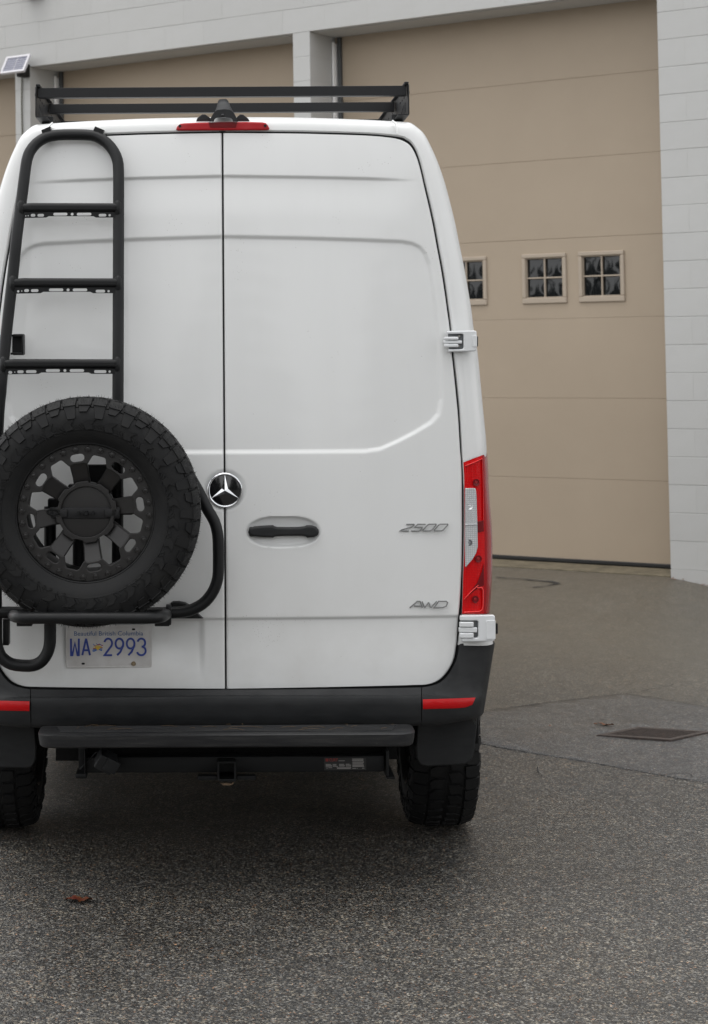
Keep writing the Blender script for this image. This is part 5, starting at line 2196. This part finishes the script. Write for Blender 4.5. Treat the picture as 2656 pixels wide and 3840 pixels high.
# spine between the carrier frame and the wheel
mb = MB()
mb.box((scp.x, -.13, scp.z), (.16, .05, .16), .006)
mb.box((scp.x, -.22, scp.z), (.07, .26, .07), .006)
pa_, pb_ = V(188, 2000, cv), V(444, 1922, cv)
mb.box((scp.x, cv, scp.z), (pb_.x - pa_.x + .06, .04, .06), .006)
mb.build('wheel_mount', HUBM, car, .6)

mb = MB()
mb.tube([V(297, 1960, -.12), V(297, 2298, -.12)], .0235, 14)
mb.build('carrier_post', HUBM, car, .9)
mb = MB()
q0, q1 = V(322, 1742, -.12), V(452, 1818, -.12)
mb.box(((q0.x + q1.x) / 2, -.12, (q0.z + q1.z) / 2), (q1.x - q0.x, .03, q0.z - q1.z), .004)
mb.build('carrier_plate', HUBM, car, .6)

# ---- licence plate
pv = .0
pc0 = V(247.5, 2506, pv); pc1 = V(568.5, 2344, pv)
plw, plh = pc1.x - pc0.x, pc1.z - pc0.z
mb = MB()
mb.merge(curve_mesh([round_poly([(pc0.x, pc0.z), (pc1.x, pc0.z), (pc1.x, pc1.z), (pc0.x, pc1.z)], .007)], .0015, .0006, 1), upright(pv))
# raised rim
rimp = round_poly([(pc0.x + .004, pc0.z + .004), (pc1.x - .004, pc0.z + .004), (pc1.x - .004, pc1.z - .004), (pc0.x + .004, pc1.z - .004)], .006)
mb.merge(curve_mesh(ribbon(rimp, .003, True), .001, .0006, 1), upright(pv - .0016))
plate = mb.build('license_plate', PLATEM, van, .6)
print_text('Beautiful British Columbia', 278, 537, 2376, 17, PBLUE2, plate, pv - .0022, 'plate_slogan', .004)


def arcpts(cx_, cy_, rx, ry, a0, a1, n=10):
    return [(cx_ + rx * math.cos(math.radians(a0 + (a1 - a0) * k / n)), cy_ + ry * math.sin(math.radians(a0 + (a1 - a0) * k / n))) for k in range(n + 1)]


W_ = [[(0, 1), (0.02, 0), (.18, 0), (.5, .72), (.82, 0), (.98, 0), (1, 1)]]
A_ = [[(0, 0), (.5, 1.0)], [(.5, 1.0), (1, 0)], [(.16, .30), (.84, .30)]]
T2 = [arcpts(.5, .72, .5, .28, 165, -35, 12) + [(.02, .0), (1, .0)]]
T9 = [arcpts(.5, .70, .5, .30, -70, 290, 20) , arcpts(.0, .70, 1.0, .62, 0, -62, 8)[0:0] + [(1.0, .68), (.97, .55), (.62, .20), (.2, 0)]]
T3 = [arcpts(.45, .73, .5, .27, 160, -70, 12) + [(.42, .52)], [(.42, .52)] + arcpts(.45, .27, .55, .27, 60, -165, 14)]
T3 = [arcpts(.46, .745, .48, .255, 165, -75, 12)[:-1] + [(.5, .51)], arcpts(.46, .265, .54, .265, 68, -165, 14)]


def plate_char(strokes, x0, x1, y0=2391, y1=2461):
    vq = pv - .0018
    a = V(x0, y1, vq); c_ = V(x1, y0, vq)
    wd = .0072
    mb_ = MB()
    for k, s_ in enumerate(strokes):
        P_ = [(a.x + wd / 2 + q[0] * (c_.x - a.x - wd), a.z + wd / 2 + q[1] * (c_.z - a.z - wd)) for q in s_]
        mb_.merge(curve_mesh(ribbon(P_, wd), .0012, .0004, 1), upright(vq - .0003 * k))
    mb_.build('plate_character', PBLUE, plate, .6)


plate_char(W_, 262.6, 299.5); plate_char(A_, 305, 341); plate_char(T2, 388, 424); plate_char(T9, 430, 466); plate_char(T9, 472, 508); plate_char(T3, 513, 550)
# little waving provincial flag between the groups
vq = pv - .0018


def flag_strip(y0, y1, x0, x1, material, k):
    rws = []
    for i in range(13):
        f_ = i / 12
        x = x0 + (x1 - x0) * f_
        wv = 2.6 * math.sin(f_ * 2 * PI * 1.15 + .5)
        p0, p1 = V(x, y0 + wv - 3 * f_, vq - .0002 * k), V(x, y1 + wv - 3 * f_, vq - .0002 * k)
        rws.append([p0, p1])
    mb_ = MB(); mb_.grid(rws, True)
    mb_.build('plate_flag', material, plate, None)


flag_strip(2437, 2442, 347, 383, FBLUE, 1); flag_strip(2432.5, 2436, 348, 384, FBLUE, 1); flag_strip(2427.5, 2432, 349, 385, FRED, 1); flag_strip(2423.5, 2426.5, 350, 386, FWHITE, 1); flag_strip(2419.5, 2423, 351, 386, FRED, 1)
mb = MB()
cpt = V(367, 2430, vq)
for k in range(11):
    a = PI * k / 10
    r_ = .017 if k % 2 == 0 else .012
    q0 = Vector((cpt.x, vq - .0006, cpt.z)); q1 = Vector((cpt.x + r_ * math.cos(a - .12), vq - .0006, cpt.z + r_ * .7 * math.sin(a - .12))); q2 = Vector((cpt.x + r_ * math.cos(a + .12), vq - .0006, cpt.z + r_ * .7 * math.sin(a + .12)))
    mb.add([q0, q1, q2], [(0, 1, 2)])
mb.lathe([(0, -.0008), (.007, -.0008)], 16, (cpt.x, vq, cpt.z))
mb.build('plate_flag_sun', FYEL, plate, None)
mb = MB()
for x, y in ((366, 2417), (354, 2419), (378, 2418)):
    p = V(x, y, vq)
    mb.merge(curve_mesh([ribbon([(p.x - .005, p.z + .004), (p.x + .005, p.z - .004)], .002)[0]], .0003), upright(vq))
mb.build('plate_flag_rays', FBLUE, plate, None)
mb = MB()
for x, y in ((501, 2360), (312, 2489)):
    p = V(x, y, vq)
    mb.merge(curve_mesh([slot(p.x, p.z, .0125, .007)], .0004), upright(vq))
mb.build('plate_slot', SEAL, plate, None)
mb = MB()
p = V(501, 2489, vq)
mb.lathe([(0, -.007), (.004, -.007), (.0055, -.005), (.0058, -.002), (.0085, -.002), (.0088, 0)], 16, tuple(p))
mb.build('plate_bolt', mat('brassy_bolt', (.30, .24, .16), .4, metal=.8), plate, .6)

# ---- roof rack
rack = empty('roof_rack'); rack.parent = van
rv0 = .22
L = lambda x, y, v_: V(x, y, v_)
for k in range(8):
    vv = rv0 + (0, .49, 1.08, 1.62, 2.1, 2.55, 2.95, 3.3)[k]
    p0 = V(139, 347, rv0); p1 = V(1527, 339, rv0)
    zc = (p0.z + p1.z) / 2 + .0
    hh_ = 37 / F * (VY + rv0)
    mb = MB()
    mb.box(((p0.x + p1.x) / 2, vv + .02, zc), (p1.x - p0.x - .004, .04, hh_), .0015)
    mb.build('crossbar', RACKM, rack, None)
pr = V(1531, 312, rv0); prb = V(1531, 428, rv0)
plf = V(136, 322, rv0); plb = V(136, 442, rv0)
for side in (1, -1):
    ux = pr.x if side > 0 else plf.x
    zt_r = (pr.z + plf.z) / 2
    zb_r = (prb.z + plb.z) / 2
    LEN = 3.5
    mb = MB()
    # perforated upright plate, built flat (x = along the roof) then turned
    outl = round_poly([(0, 0), (LEN, 0), (LEN, zt_r - zb_r), (.03, zt_r - zb_r), (0, zt_r - zb_r - .006)], .006, 2)
    loops = [outl]
    x = .10
    while x < LEN - .2:
        for j in range(4):
            loops.append([(x + j * .05, .022), (x + j * .05 + .02, .018), (x + j * .05 + .034, .060 - .006 * j), (x + j * .05 + .014, .064 - .006 * j)])
        loops.append(slot(x + .06, .083, .03, .008, 3)); loops.append(slot(x + .14, .083, .03, .008, 3)); loops.append(slot(x + .22, .083, .03, .008, 3))
        x += .34
    me_ = curve_mesh(loops, .002)
    M_ = Matrix.Translation((ux, rv0 - .02, zb_r)) @ Matrix(((0, 0, 1, 0), (1, 0, 0, 0), (0, 1, 0, 0), (0, 0, 0, 1)))
    mb.merge(me_, M_)
    mb.box((ux - side * .021, rv0 - .02 + LEN / 2, zb_r - .001), (.042, LEN, .004))
    mb.box((ux - side * .008, rv0 - .02 + LEN / 2, zt_r + .001), (.016, LEN, .004))
    mb.box((ux - side * .008, rv0 + .0, zt_r - .001), (.016, .04, .012), .004)
    mb.build('side_rail', RACKM, rack, .5)
    mb = MB()
    mb.tube([(ux, rv0 + .015, zt_r - .032), (ux + side * .006, rv0 + .015, zt_r - .032)], .0065, 8)
    mb.build('rail_bolt', RACKM, rack, .8)
    for k in range(4):
        mb = MB()
        vv = (.40, 1.3, 2.3, 3.3)[k]
        mb.box((ux - side * .03, vv, (zb_r + wt) / 2 - .01), (.045, .10, zb_r - wt + .06), .004)
        mb.build('rack_foot', RACKM, rack, .6)
# roof gutter beads near the rack feet
mb = MB()
for side in (1, -1):
    p = [V(1472, 453, .115), V(1486, 466, .09), V(1489, 484, .075), V(1490, 503, .07)]
    mb.tube([(side * q.x, q.y - .004, q.z) for q in p] , .004, 6)
mb.build('roof_seam', PAINT, van, .9)
